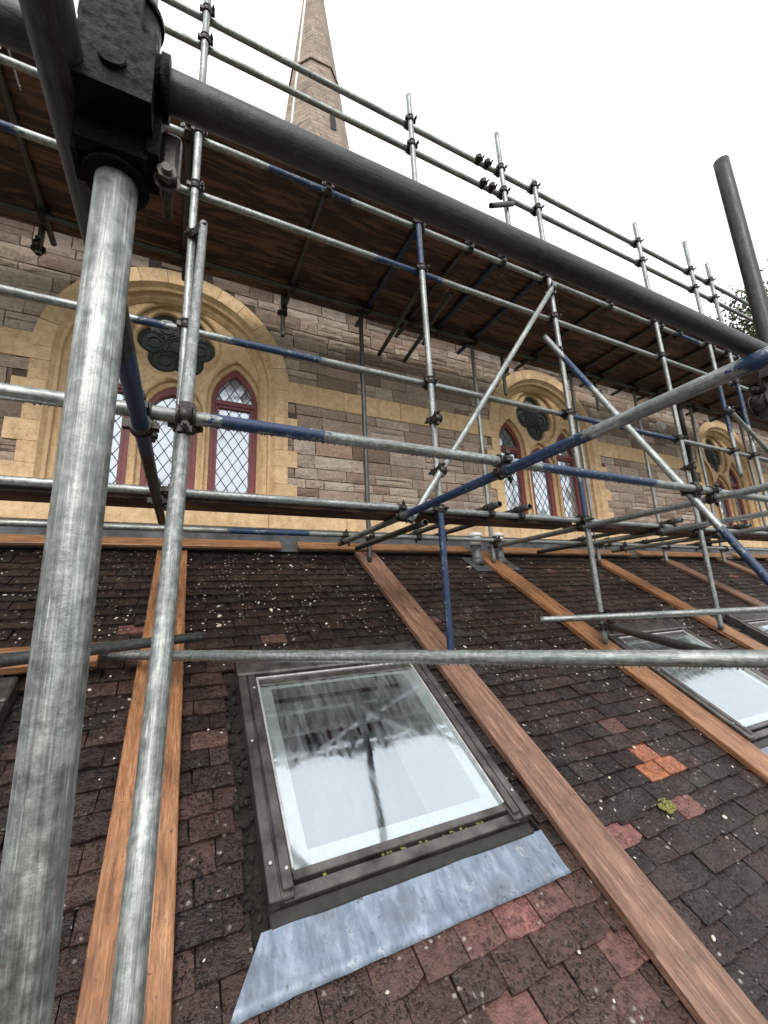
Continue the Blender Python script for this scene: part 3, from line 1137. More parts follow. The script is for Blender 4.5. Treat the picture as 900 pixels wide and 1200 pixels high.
def tile_mtx(t):
    xc, u, h, rz, rx, ry = t[:6]
    return ROOF @ Matrix.Translation((xc, u, h - 0.028)) @ Matrix.Rotation(rz, 4, 'Z') @ Matrix.Rotation(rx, 4, 'X') @ Matrix.Rotation(ry, 4, 'Y') @ Matrix.Diagonal((t[9], 1, 1, 1))
sc = []
for t in tiles:
    a = [proj(RP(t[0] + dx, t[1] + du)) for dx, du in ((-0.08, 0), (0.08, 0), (0.08, 0.1), (-0.08, 0.1))]
    s = -1
    if all(a):
        ar = abs(sum(a[k][0] * a[(k + 1) % 4][1] - a[(k + 1) % 4][0] * a[k][1] for k in range(4))) / 2
        cx_, cy_ = sum(p[0] for p in a) / 4, sum(p[1] for p in a) / 4
        if -15 < cx_ < 915 and 600 < cy_ < 1215:
            s = ar
            # under planks and tubes nothing shows
            if abs(t[0] + 0.05) < 0.05 or abs(t[0] - 1.69) < 0.05:
                s = -0.5
    sc.append((s, t))
sc.sort(key=lambda k: -k[0])
verts, faces, tones, varys = [], [], [], []
for i, (s, t) in enumerate(sc):
    mt = tile_mtx(t)
    if i < 298 and s > 0:
        o = apart('tile', TILES[t[8]], M_TILE, mt)
        o['tone'] = t[6]
        o['vary'] = t[7]
    else:
        b = len(verts)
        me = TILES[t[8]]
        for v in me.vertices:
            verts.append(mt @ v.co)
            tones.append(t[6])
            varys.append(t[7])
        for f in me.polygons:
            faces.append([b + k for k in f.vertices])
me = bpy.data.meshes.new('tile_field')
me.from_pydata(verts, [], faces)
for nm, dat in (('tone', tones), ('vary', varys)):
    at = me.attributes.new(nm, 'FLOAT', 'POINT')
    at.data.foreach_set('value', dat)
o = apart('tile_field', me, M_TILEF)
o['kind'] = 'stuff'

# lead flashing between roof and wall, with a ragged dressed edge
bm = bmesh.new()
n = 240
pa = None
for k in range(n + 1):
    x = X0W + (18 - X0W) * k / n
    j = 0.008 * noise.noise(Vector((x * 2.3, 0, 0))) + 0.006 * noise.noise(Vector((x * 7, 1, 0)))
    a = RP(x, U_TOP - 0.10 + j, 0.02)
    b = Vector((x, YW - 0.035 + 0.006 * noise.noise(Vector((x * 4, 5, 0))), RP(0, U_TOP + 0.10, 0.02).z))
    c = Vector((x, YW - 0.025, Z_PL0 + 0.015 + 2 * j))
    d_ = Vector((x, YW + 0.03, Z_PL0 + 0.02 + 2 * j))
    row = [bm.verts.new(p) for p in (a, b, c, d_)]
    if pa:
        for q in range(3):
            bm.faces.new((pa[q], row[q], row[q + 1], pa[q + 1]))
    pa = row
apart('wall_flashing', mesh_of(bm, 'wall_flashing', True), M_LEADD)

# --- skylights
def roof_box(bm, x0, x1, u0, u1, h0, h1, bev=0.0):
    add_box(bm, x0, x1, u0, u1, h0, h1)
def skylight(x0, x1, idx):
    HF = 0.062
    fw = 0.085
    bm = bmesh.new()
    # fixed outer frame: two side rails with stepped cover strips
    for (a, b) in ((x0, x0 + fw), (x1 - fw, x1)):
        add_box(bm, a, b, SK_U0 - 0.01, SK_U1 - 0.06, -0.10, HF - 0.012)
    add_box(bm, x0 + fw, x1 - fw, SK_U1 - 0.22, SK_U1 - 0.06, -0.10, HF - 0.015)
    bmesh.ops.bevel(bm, geom=bm.edges[:], offset=0.004, segments=1, affect='EDGES')
    me = mesh_of(bm, 'skylight')
    sk = apart('skylight', me, M_FRAME, ROOF)
    sk['label'] = ['skylight with a short plank across its hood', 'large misted skylight with blue grey lead apron below', 'misted skylight below a mossy hood', 'far skylight past two planks'][idx]
    def sp(name, fn, mat, bev=0.003, smooth=False):
        bm = bmesh.new()
        fn(bm)
        if bev:
            bmesh.ops.bevel(bm, geom=bm.edges[:], offset=bev, segments=1, affect='EDGES')
        return apart(name, mesh_of(bm, name, smooth), mat, None, sk)
    for s, a in ((0, x0), (1, x1)):
        xa, xb = (a - 0.004, a + 0.036) if s == 0 else (a - 0.036, a + 0.004)
        sp('side_cover', lambda bm: add_box(bm, xa, xb, SK_U0 - 0.015, SK_U1 - 0.03, -0.02, HF), M_FRAME)
        xc_, xd_ = (a + 0.044, a + fw - 0.004) if s == 0 else (a - fw + 0.004, a - 0.044)
        sp('side_cover', lambda bm: add_box(bm, xc_, xd_, SK_U0 + 0.01, SK_U1 - 0.14, 0.02, HF + 0.004), M_FRAME)
    # hood
    sp('hood', lambda bm: add_box(bm, x0 - 0.01, x1 + 0.01, SK_U1 - 0.155, SK_U1, -0.02, HF + 0.016), M_FRAME, 0.008)
    # sash rails
    sp('sash_rail', lambda bm: add_box(bm, x0 + fw, x1 - fw, SK_U0 + 0.036, SK_U0 + 0.066, 0.0, HF - 0.012), M_FRAME)
    sp('sash_rail', lambda bm: add_box(bm, x0 + 0.05, x1 - 0.05, SK_U0 - 0.012, SK_U0 + 0.03, -0.05, HF - 0.030), M_FRAME)
    sp('gutter_lip', lambda bm: add_box(bm, x0 + 0.0, x1 - 0.0, SK_U0 - 0.062, SK_U0 - 0.013, -0.04, 0.012), M_GASKET, 0.005)
    # pale glazing trim
    g0, g1, gu0, gu1 = x0 + fw, x1 - fw, SK_U0 + 0.066, SK_U1 - 0.165
    t_ = 0.011
    sp('glazing_trim', lambda bm: add_box(bm, g0, g0 + t_, gu0, gu1, 0.0, HF - 0.002), M_FRAMEL, 0.002)
    sp('glazing_trim', lambda bm: add_box(bm, g1 - t_, g1, gu0, gu1, 0.0, HF - 0.002), M_FRAMEL, 0.002)
    sp('glazing_trim', lambda bm: add_box(bm, g0 + t_, g1 - t_, gu1 - t_, gu1, 0.0, HF - 0.004), M_FRAMEL, 0.002)
    # glass
    def glass(bm):
        quad(bm, [(g0, gu0, HF - 0.02), (g1, gu0, HF - 0.02), (g1, gu1, HF - 0.02), (g0, gu1, HF - 0.02)])
    sp('glass', glass, M_SKYGLASS, 0)
    # white reveal and dim room below
    def reveal(bm):
        a0, a1, b0, b1 = g0 + 0.005, g1 - 0.005, gu0 + 0.002, gu1 - 0.005
        i0, i1, c0, c1 = a0 + 0.07, a1 - 0.07, b0 + 0.06, b1 - 0.07
        T = [(a0, b0, 0.035), (a1, b0, 0.035), (a1, b1, 0.035), (a0, b1, 0.035)]
        I = [(i0, c0, 0.03), (i1, c0, 0.03), (i1, c1, 0.03), (i0, c1, 0.03)]
        L = [(i0, c0 - 0.1, -0.45), (i1, c0 - 0.1, -0.45), (i1, c1 + 0.1, -0.45), (i0, c1 + 0.1, -0.45)]
        for k in range(4):
            k2 = (k + 1) % 4
            quad(bm, [T[k], T[k2], I[k2], I[k]])
            quad(bm, [I[k], I[k2], L[k2], L[k]])
    sp('lining', reveal, M_WHITE, 0)
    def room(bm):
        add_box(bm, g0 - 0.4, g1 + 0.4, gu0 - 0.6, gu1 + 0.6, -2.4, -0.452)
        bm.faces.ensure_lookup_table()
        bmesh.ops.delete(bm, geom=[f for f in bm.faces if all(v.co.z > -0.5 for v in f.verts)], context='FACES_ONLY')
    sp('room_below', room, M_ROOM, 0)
    # screws
    def screw(bm, x, u, h):
        add_cyl(bm, (x, u, h - 0.002), (x, u, h + 0.003), 0.006, 8)
    for (x, u) in ((x0 + 0.016, SK_U0 + 0.10), (x0 + 0.066, SK_U0 + 0.07), (x0 + 0.016, SK_U0 + 0.62), (x0 + 0.066, SK_U0 + 0.95), (x1 - 0.016, SK_U0 + 0.10), (x1 - 0.016, SK_U0 + 0.7)):
        sp('screw', lambda bm: screw(bm, x, u, HF + 0.003), M_FRAMEL, 0)
    # lead apron dressed over the tiles
    bm = bmesh.new()
    nx, nu = 44, 5
    G = []
    ax0, ax1 = x0 - 0.062, x1 + 0.04
    for a in range(nx + 1):
        row = []
        for b in range(nu + 1):
            al = x0 - 0.03 - 0.11 * (1 - b / nu)
            x = al + (ax1 - al) * a / nx
            u = SK_U0 - 0.232 + 0.175 * b / nu
            if b == 0:
                u += 0.005 * noise.noise(Vector((x * 6, idx, 0))) + 0.003 * noise.noise(Vector((x * 17, idx, 2)))
            h = 0.006 + 0.001 * b / nu + 0.005 * noise.noise(Vector((x * 6, u * 14, idx))) + (0.003 if b == 0 else 0)
            row.append(bm.verts.new((x, u, h)))
        G.append(row)
    for a in range(nx):
        for b in range(nu):
            bm.faces.new((G[a][b], G[a + 1][b], G[a + 1][b + 1], G[a][b + 1]))
    low = [bm.verts.new((G[a][0].co.x, G[a][0].co.y + 0.001, G[a][0].co.z - 0.006)) for a in range(nx + 1)]
    for a in range(nx):
        bm.faces.new((G[a + 1][0], G[a][0], low[a], low[a + 1]))
    ap = apart('lead_apron', mesh_of(bm, 'lead_apron', True), M_LEAD, None, sk)
    bm = bmesh.new()
    rm = random.Random(idx + 90)
    for k in range(45):
        x = rm.uniform(x0 + 0.1, x1 - 0.08)
        if noise.noise(Vector((x * 4, idx * 3.0, 0))) < 0.05:
            continue
        q = rm.uniform(0.004, 0.009)
        mm = Matrix.Translation((x, SK_U0 + rm.uniform(0.026, 0.036), HF - 0.034)) @ Matrix.Diagonal((q, q * 0.8, q * 0.8, 1))
        bmesh.ops.create_icosphere(bm, subdivisions=1, radius=1, matrix=mm)
    o_ = apart('moss', mesh_of(bm, 'moss'), M_MOSS, None, sk)
    o_['kind'] = 'stuff'
    # debris in the side gutters
    bm = bmesh.new()
    rd = random.Random(idx + 60)
    for k in range(160):
        side = rd.random() < 0.5
        x = rd.uniform(x0 - 0.075, x0 - 0.01) if side else rd.uniform(x1 + 0.01, x1 + 0.06)
        u = rd.uniform(SK_U0 - 0.06, SK_U1 - 0.1)
        r_ = rd.uniform(0.006, 0.02)
        mm = Matrix.Translation((x, u, rd.uniform(-0.02, 0.004))) @ Matrix.Rotation(rd.uniform(0, 3), 4, Vector((rd.random(), rd.random(), rd.random() + 0.1)).normalized()) @ Matrix.Diagonal((r_, r_ * rd.uniform(0.5, 1), r_ * rd.uniform(0.3, 0.8), 1))
        bmesh.ops.create_icosphere(bm, subdivisions=1, radius=1, matrix=mm)
    d_ = apart('gutter_debris', mesh_of(bm, 'gutter_debris'), M_SOIL, None, sk)
    d_['kind'] = 'stuff'
for i, (a, b, k) in enumerate(SKYLIGHTS):
    skylight(a, b, i)

# --- vent pipes through the roof
for x, u in ((3.02, 3.38), (3.36, 3.40)):
    base = RP(x, u, 0.0)
    bm = bmesh.new()
    add_cyl(bm, base + Vector((0, 0, -0.1)), base + Vector((0, 0, 0.20)), 0.057, 18)
    vp = apart('vent_pipe', mesh_of(bm, 'vent_pipe'), M_GREYPIPE)
    bm = bmesh.new()
    add_cyl(bm, base + Vector((0, 0, 0.20)), base + Vector((0, 0, 0.30)), 0.066, 18)
    add_cyl(bm, base + Vector((0, 0, 0.302)), base + Vector((0, 0, 0.335)), 0.078, 18)
    add_cyl(bm, base + Vector((0, 0, 0.335)), base + Vector((0, 0, 0.35)), 0.078, 18, r1=0.05)
    apart('cap', mesh_of(bm, 'cap'), M_UPVC, None, vp)
    bm = bmesh.new()
    add_box(bm, x - 0.15, x + 0.15, u - 0.2, u + 0.12, 0.008, 0.013, ROOF)
    add_cyl(bm, base + Vector((0, 0, -0.02)), base + Vector((0, 0, 0.06)), 0.085, 18, r1=0.062)
    apart('lead_slate', mesh_of(bm, 'lead_slate'), M_LEADD, None, vp)

# --- chips and lichen crumbs lying on the tiles
bm = bmesh.new()
rd = random.Random(77)
cnt = 0
while cnt < 950:
    x, u = rd.uniform(-2, 9), rd.uniform(0.0, 3.55)
    if any(a - 0.1 < x < b + 0.1 and SK_U0 - 0.3 < u < SK_U1 + 0.02 for a, b, _ in SKYLIGHTS):
        continue
    dens = noise.noise(Vector((x * 1.1, u * 1.4, 4))) + 0.35
    if rd.random() > dens:
        continue
    r_ = rd.uniform(0.003, 0.0085) * (1.6 if rd.random() < 0.08 else 1)
    mm = ROOF @ Matrix.Translation((x, u, 0.001)) @ Matrix.Rotation(rd.uniform(0, 3), 4, 'Z') @ Matrix.Diagonal((r_ * rd.uniform(0.8, 2.0), r_, r_ * 0.35, 1))
    bmesh.ops.create_icosphere(bm, subdivisions=1, radius=1, matrix=mm)
    cnt += 1
o = apart('stone_chips', mesh_of(bm, 'stone_chips'), M_CHIP)
o['kind'] = 'stuff'

# --- moss
def moss(x, u, rx, ru, n, seed, h=0.0):
    bm = bmesh.new()
    r = random.Random(seed)
    for k in range(n):
        a, rr = r.uniform(0, 2 * PI), math.sqrt(r.random())
        px, pu = x + rx * rr * math.cos(a), u + ru * rr * math.sin(a)
        s = r.uniform(0.004, 0.011)
        mm = ROOF @ Matrix.Translation((px, pu, h + r.uniform(0, 0.012) * (1 - rr * 0.6))) @ Matrix.Rotation(r.uniform(0, 3), 4, 'X') @ Matrix.Diagonal((s, s * 0.7, s * 0.8, 1))
        bmesh.ops.create_icosphere(bm, subdivisions=1, radius=1, matrix=mm)
    return mesh_of(bm, 'moss')
mo = obj('moss_clump', moss(2.28, 0.715, 0.05, 0.035, 110, 3), M_MOSS)
tag(mo, 'small yellow green moss clump on the dark tiles beside a pinkish tile', 'moss')
for k, (x, u, rx, ru, n) in enumerate(((3.9, 2.09, 0.35, 0.03, 130), (1.15, 2.10, 0.4, 0.025, 90), (3.46, 1.74, 0.05, 0.04, 40))):
    o = apart('moss', moss(x, u, rx, ru, n, 20 + k, 0.004), M_MOSS)
    o['kind'] = 'stuff'

# ------------------------------------------------------------------ planks
def plank(name, mtx, L, W, T, mat, label, group=None, seed=0):
    bm = bmesh.new()
    r = random.Random(seed)
    n = max(2, int(L / 0.3))
    for s in range(n):
        pass
    xs_ = [L * k / n for k in range(n + 1)]
    rings = []
    for k, x in enumerate(xs_):
        j = [r.uniform(-0.0012, 0.0012) for _ in range(8)]
        c = 0.004
        P = [(-W / 2 + c, 0), (W / 2 - c, 0), (W / 2, c), (W / 2, T - c), (W / 2 - c, T), (-W / 2 + c, T), (-W / 2, T - c), (-W / 2, c)]
        rings.append([bm.verts.new((x, p[0] + j[q], p[1] + j[q] * 0.4)) for q, p in enumerate(P)])
    for k in range(n):
        for q in range(8):
            bm.faces.new((rings[k][q], rings[k][(q + 1) % 8], rings[k + 1][(q + 1) % 8], rings[k + 1][q]))
    bm.faces.new(rings[0])
    bm.faces.new(rings[-1][::-1])
    bmesh.ops.recalc_face_normals(bm, faces=bm.faces[:])
    o = obj(name, mesh_of(bm, name), mat, None, mtx)
    tag(o, label, 'plank', group)
    return o

def axes(p, x, z):
    x = Vector(x).normalized()
    z = Vector(z)
    z = (z - x * z.dot(x)).normalized()
    y = z.cross(x)
    m_ = Matrix((x, y, z)).transposed().to_4x4()
    m_.translation = p
    return m_
def slope_plank(xa, ua, xb, ub, mat, label, seed, h=0.004):
    a, b = RP(xa, ua, h), RP(xb, ub, h)
    return plank('plank', axes(a, b - a, EN), (b - a).length, 0.222, 0.040, mat, label, None, seed)
slope_plank(-0.065, -0.9, -0.04, 3.50, M_PLANK, 'orange brown wet plank on the roof tiles, passing beneath the raking tube', 1)
slope_plank(1.675, -1.2, 1.70, 3.56, M_PLANKG, 'long worn plank down the tiles between the lead apron and the orange tiles', 2)
slope_plank(3.215, -0.4, 3.215, 3.62, M_PLANK, 'long plank down the tiles from the vent pipes past the mossy hooded skylight', 3)
slope_plank(5.06, -0.3, 5.10, 3.45, M_PLANK, 'plank down the tiles, second past the vent pipes, between two skylights', 4)
slope_plank(6.62, 0.0, 6.62, 3.48, M_PLANKG, 'plank down the tiles, third past the vent pipes', 5)
slope_plank(8.25, 0.0, 8.25, 3.55, M_PLANKG, 'plank down the tiles, fourth past the vent pipes', 6)
slope_plank(9.9, 0.0, 9.9, 3.55, M_PLANKG, 'plank down the tiles, fifth past the vent pipes', 8)
a = RP(-2.3, 2.125, 0.096)
plank('plank', axes(a, EX, EN), 1.97, 0.155, 0.038, M_PLANK, 'short rough orange plank lying across a skylight hood', None, 9)
# boards along the head of the roof
for (xa, xb, k) in ((-4.2, 0.86, 0), (1.02, 3.0, 1), (3.45, 5.95, 2), (6.15, 8.6, 3), (8.8, 12.5, 4)):
    a = RP(xa, U_TOP - 0.06, 0.052)
    plank('head_board', axes(a, EX, EN), xb - xa, 0.14, 0.026, M_PLANK, ['reddish board along the roof head under the six lobed window', 'reddish board along the roof head ending at the vent pipes', 'reddish board along the roof head under the four lobed window', 'reddish board along the roof head by the downpipe', 'reddish board along the roof head beyond the downpipe'][k], 'boards along the roof head', 30 + k)

# ------------------------------------------------------------------ scaffold
scaf = empty('scaffold', (1.69, 2.47, -0.36))
tag(scaf, 'galvanised and blue painted steel tube scaffold standing on the tiled roof', 'scaffold')
SI = Matrix.Translation((-1.69, -2.47, 0.36))
def spart(name, me, mat, mtx=None):
    o = obj(name, me, mat)
    o.parent = scaf
    o.matrix_parent_inverse = SI
    if mtx is not None:
        o.matrix_basis = mtx
    return o
RT = 0.02415
def tube(name, p0, p1, blue=(), mat=None, n=20):
    """hollow tube; blue = list of (axis, lo, hi) in world coordinates along the tube"""
    p0, p1 = Vector(p0), Vector(p1)
    L = (p1 - p0).length
    d = (p1 - p0) / L
    k = max(3, int(L / 0.05))
    bm = bmesh.new()
    lay = bm.verts.layers.float.new('blue')
    rings = []
    for i in range(k + 1):
        z_ = L * i / k
        q = p0 + d * z_
        bv = 0.0
        for (ax, lo, hi) in blue:
            c = q[ax]
            e_ = min(c - lo, hi - c)
            bv = max(bv, 0.74 * min(1.0, max(0.0, e_ / 0.10 + 0.35)))
        ring = []
        for s in range(n):
            a = 2 * PI * s / n
            v = bm.verts.new((RT * math.cos(a), RT * math.sin(a), z_))
            v[lay] = bv
            ring.append(v)
        rings.append(ring)
    for i in range(k):
        for s in range(n):
            f = bm.faces.new((rings[i][s], rings[i][(s + 1) % n], rings[i + 1][(s + 1) % n], rings[i + 1][s]))
            f.smooth = True
    for end, ring, z_, zi in ((0, rings[0], 0, 0.06), (1, rings[-1], L, L - 0.06)):
        inn = [bm.verts.new((v.co.x * 0.82, v.co.y * 0.82, z_)) for v in ring]
        dep = [bm.verts.new((v.co.x * 0.82, v.co.y * 0.82, zi)) for v in ring]
        for s in range(n):
            s2 = (s + 1) % n
            A, B = (ring[s2], ring[s]) if end == 0 else (ring[s], ring[s2])
            a_, b_ = (inn[s2], inn[s]) if end == 0 else (inn[s], inn[s2])
            c_, d2 = (dep[s2], dep[s]) if end == 0 else (dep[s], dep[s2])
            bm.faces.new((A, B, b_, a_))
            bm.faces.new((a_, b_, d2, c_))
        bm.faces.new(dep if end else dep[::-1])
    mt = d.to_track_quat('Z', 'Y').to_matrix().to_4x4()
    mt.translation = p0
    return spart(name, mesh_of(bm, name), mat or M_TUBE, mt)

# --- couplers
def coupler_mesh(swivel=False):
    bm = bmesh.new()
    H = 0.0265
    for sgn, ax in ((-1, 0), (1, 1)):
        c = Vector((0, 0, sgn * H))
        d = Vector((1, 0, 0)) if ax == 0 else Vector((0, 1, 0))
        w = 0.024
        add_cyl(bm, c - d * w, c + d * w, 0.0315, 16)
        # rolled lips
        for e in (-1, 1):
            add_cyl(bm, c + d * (e * w) - d * 0.004, c + d * (e * w) + d * 0.004, 0.034, 16)
        # lug, bolt and nut on one side
        o_ = Vector((0, 1, 0)) if ax == 0 else Vector((1, 0, 0))
        lug = c + o_ * 0.040
        mm = Matrix.Translation(lug)
        s = (0.02, 0.014) if ax == 0 else (0.014, 0.02)
        add_box(bm, -s[0], s[0], -s[1], s[1], -0.010, 0.010, mm)
        z_ = Vector((0, 0, 1)) * sgn
        add_cyl(bm, lug - z_ * 0.02, lug + z_ * 0.052, 0.0065, 8)
        add_cyl(bm, lug + z_ * 0.022, lug + z_ * 0.038, 0.0125, 6)
        lug2 = c - o_ * 0.036
        mm = Matrix.Translation(lug2)
        add_box(bm, -s[0], s[0], -s[1] * 0.7, s[1] * 0.7, -0.014, 0.014, mm)
    add_box(bm, -0.022, 0.022, -0.022, 0.022, -0.012, 0.012)
    return mesh_of(bm, 'coupler')
CM = coupler_mesh()
CM.materials.append(M_COUP)
CMB = CM.copy()
CMB.materials.clear()
CMB.materials.append(M_COUPB)

def coupler(pa, pb, da, db, me=None, name='coupler', scale=1.0):
    """pa on tube A with direction da, pb on tube B with direction db"""
    pa, pb = Vector(pa), Vector(pb)
    x = Vector(da).normalized()
    z = (pb - pa)
    if z.length < 1e-6:
        z = x.orthogonal()
    z = (z - x * z.dot(x)).normalized()
    y = z.cross(x)
    mt = Matrix((x, y, z)).transposed().to_4x4()
    if scale != 1.0:
        mt = mt @ Matrix.Scale(scale, 4)
    mt.translation = (pa + pb) / 2
    return spart(name, me or CM, M_COUP, mt)

OFF = 0.053
YS = 2.47                         # outer row of standards
YL = YS + OFF                     # its ledgers
YI = 3.69
YIL = YI - OFF
XV, ZV, YV = Vector((1, 0, 0)), Vector((0, 0, 1)), Vector((0, 1, 0))
def foot(x, y, h=0.046):
    # height of the plank top above the roof at this plan position
    return (-(D - h) + math.sin(SL) * y) / math.cos(SL)

STD = [(-0.035, 4.75, [(2, -0.6, 0.1)]), (1.688, 4.64, [(2, 2.72, 3.22), (2, -0.4, 0.72)]), (3.225, 4.42, [(2, 0.55, 1.08), (2, 3.3, 3.6)]), (4.985, 4.62, []), (6.62, 4.62, [(2, 2.05, 2.85)]), (8.25, 4.6, []), (9.9, 4.6, [])]
LEDGERS = [(3.20, [(0, 0.40, 1.12), (0, 5.4, 6.0)], 'ledger'), (2.735, [(0, 1.25, 1.95), (0, -1.2, -0.92)], 'guard_rail'), (1.70, [(0, -0.34, -0.10), (0, 0.18, 0.86), (0, 3.1, 5.0)], 'guard_rail'),
           (0.675, [], 'ledger'), (4.35, [], 'guard_rail'), (4.06, [], 'guard_rail')]
for x, zt, bl in STD:
    tube('standard', (x, YS, foot(x, YS)), (x, YS, zt), bl)
for z_, bl, nm in LEDGERS:
    tube(nm, (-3.2, YL, z_), (11.5, YL, z_), bl)
    for x, zt, _ in STD:
        if z_ < zt:
            coupler((x, YL, z_), (x, YS, z_), XV, ZV)
# extra puncheons on the guard rails
for x, z0, z1, bl in ((2.76, 3.34, 4.80, []), (6.13, 1.36, 4.80, [(2, 1.9, 2.6)])):
    tube('standard', (x, YS, z0), (x, YS, z1), bl)
    for z_, _, nm in LEDGERS:
        if z0 < z_ < z1:
            coupler((x, YL, z_), (x, YS, z_), XV, ZV)
# spare couplers left on the rails beside the puncheon
for dx, z_ in ((-0.16, 4.35), (-0.27, 4.35), (-0.14, 4.06), (-0.25, 4.06)):
    coupler((2.76 + dx, YL, z_), (2.76 + dx, YL - OFF * 0.8, z_), XV, ZV, scale=0.8)
tube('brace', (2.50, YS - 0.05, 3.70), (2.80, YS - 0.05, 3.86), mat=M_TUBE_DARK)
# spare coupler clamped part way up two standards
for x, z_ in ((1.688, 1.36), (4.985, 1.34)):
    coupler((x, YS, z_), (x, YS - OFF, z_), ZV, XV)

# inner row
for x, z1 in ((1.665, 3.40), (3.19, 3.40), (4.95, 3.40), (6.4, 3.40), (7.95, 3.40), (9.6, 3.4)):
    z0 = foot(x, YI, 0.046)
    tube('standard', (x, YI, z0), (x, YI, z1), mat=M_TUBE_DARK if x < 2 else None)
    for z_ in (0.675, 3.20):
        coupler((x, YIL, z_), (x, YI, z_), XV, ZV)
tube('ledger', (-3.2, YIL, 0.675), (11.5, YIL, 0.675), [(0, 0.33, 1.08)])
tube('ledger', (-3.2, YIL, 3.20), (11.5, YIL, 3.20), mat=M_TUBE_DARK)
# short hangers by the wall under the platform
for x, z0 in ((-1.19, 3.00), (0.845, 2.78), (3.83, 2.70), (5.7, 2.8)):
    tube('hanger', (x, YI + 0.16, z0), (x, YI + 0.16, 3.26))
    coupler((x, YI + 0.16, 3.05), (x, YI + 0.16 - OFF, 3.05), ZV, YV)
# platform transoms
ZT = 3.20 + OFF
for k, (x, bl) in enumerate(((-2.6, 0), (-1.9, 0), (-1.14, 0), (-0.10, 0), (0.895, 0), (1.74, 1), (2.27, 0), (2.66, 1), (3.20, 1), (4.22, 0), (5.16, 0), (5.55, 0), (6.3, 0), (6.9, 0), (7.6, 0), (8.4, 0), (9.2, 0))):
    tube('transom', (x, YL - 0.10, ZT), (x, 3.99, ZT), [(1, 0, 9)] if bl else [], mat=None if bl else M_TUBE_DARK)
    coupler((x, YL, 3.20), (x, YL, ZT), XV, YV)
    coupler((x, YIL, 3.20), (x, YIL, ZT), XV, YV)
# wall ends that dip below the boards
for x in (2.05, 2.40):
    tube('transom', (x, 3.0, 3.14), (x, 4.05, 2.98), mat=M_TUBE_DARK)

# low level: rails and transoms running to the wall
ZLOW = 0.612
ZMID = ZLOW + OFF
YM = 1.48
tube('ledger', (-3.0, YM, ZMID), (5.2, YM, ZMID), [(0, 0.05, 0.53), (0, 1.60, 2.62)])
YN = 0.481
tube('transom', (-0.153, 0.30, ZLOW), (-0.106, 3.05, ZLOW), [(1, 0.98, 1.75)], mat=M_TUBE_BLACK, n=32)
coupler((-0.133, YM, ZMID), (-0.133, YM, ZLOW), XV, YV)
coupler((-0.115, YL, 0.675), (-0.115, YL, ZLOW + 0.004), XV, YV)
for x, y0, y1, bl, mt_ in ((1.395, 0.425, 3.78, [(1, 0.40, 0.53), (1, 0.97, 2.45)], None), (3.22, 0.55, 3.78, [], None), (4.36, 0.9, 3.45, [], None), (5.4, 1.2, 3.8, [], None)):
    tube('transom', (x, y0, ZLOW), (x, y1, ZLOW), bl, mat=mt_)
    if x < 5:
        coupler((x, YM, ZMID), (x, YM, ZLOW), XV, YV)
    coupler((x, YL, 0.675), (x, YL, ZLOW + 0.004), XV, YV)
    if y1 > YIL:
        coupler((x, YIL, 0.675), (x, YIL, ZLOW + 0.004), XV, YV)
for x, y0, y1 in ((2.19, 2.40, 3.80), (2.50, 2.40, 3.80), (4.60, 2.42, 3.80), (5.1, 2.40, 3.80), (5.9, 2.40, 3.80), (7.2, 2.4, 3.8)):
    tube('transom', (x, y0, 0.675 + OFF), (x, y1, 0.675 + OFF), mat=M_TUBE_DARK)
    coupler((x, YL, 0.675), (x, YL, 0.675 + OFF), XV, YV)
    coupler((x, YIL, 0.675), (x, YIL, 0.675 + OFF), XV, YV)
for x, y0, y1, z_ in ((1.55, 2.46, 3.72, 0.565), (3.95, 3.0, 3.75, 0.57)):
    tube('transom', (x, y0, z_), (x, y1, z_), mat=M_TUBE_DARK)

# rakers and braces
def lerp(a, b, t):
    return Vector(a) + (Vector(b) - Vector(a)) * t
ra, rb = Vector((0.028, YS - OFF, 2.40)), Vector((-0.006, YM + OFF, ZMID))
rend = ra + (rb - ra) * 1.86
tube('raker', ra + (ra - rb) * 0.015, rend)
coupler((-0.035, YS, 2.33), lerp(ra, rb, 0.04), ZV, rb - ra)
coupler((0.0, YM, ZMID), rb, XV, rb - ra, scale=1.1)
ra, rb = Vector((2.975, YS - OFF, 2.40)), Vector((3.03, YM + OFF, ZMID))
ra = ra + (ra - rb) * 0.0
tube('raker', ra, ra + (rb - ra) * 1.75, [(2, 1.65, 2.12), (2, -0.4, 0.42)])
coupler((3.225, YS, 2.33), (3.06, YS - OFF, 2.33), ZV, rb - ra)
coupler((3.03, YM, ZMID), rb, XV, rb - ra)
tube('brace', (3.23, YS - OFF, 3.07), (1.40, YS - OFF, 0.555))
coupler((3.225, YS, 3.0), (3.18, YS - OFF, 3.0), ZV, (1.83, 0, 2.5))
coupler((1.688, YS, 0.95), (1.69, YS - OFF, 0.95), ZV, (1.83, 0, 2.5))
tube('brace', (6.06, YS - OFF, 2.24), (8.3, YS - OFF, 0.9))
coupler((6.13, YS, 2.2), (6.13, YS - OFF, 2.2), ZV, (2.2, 0, -1.3))
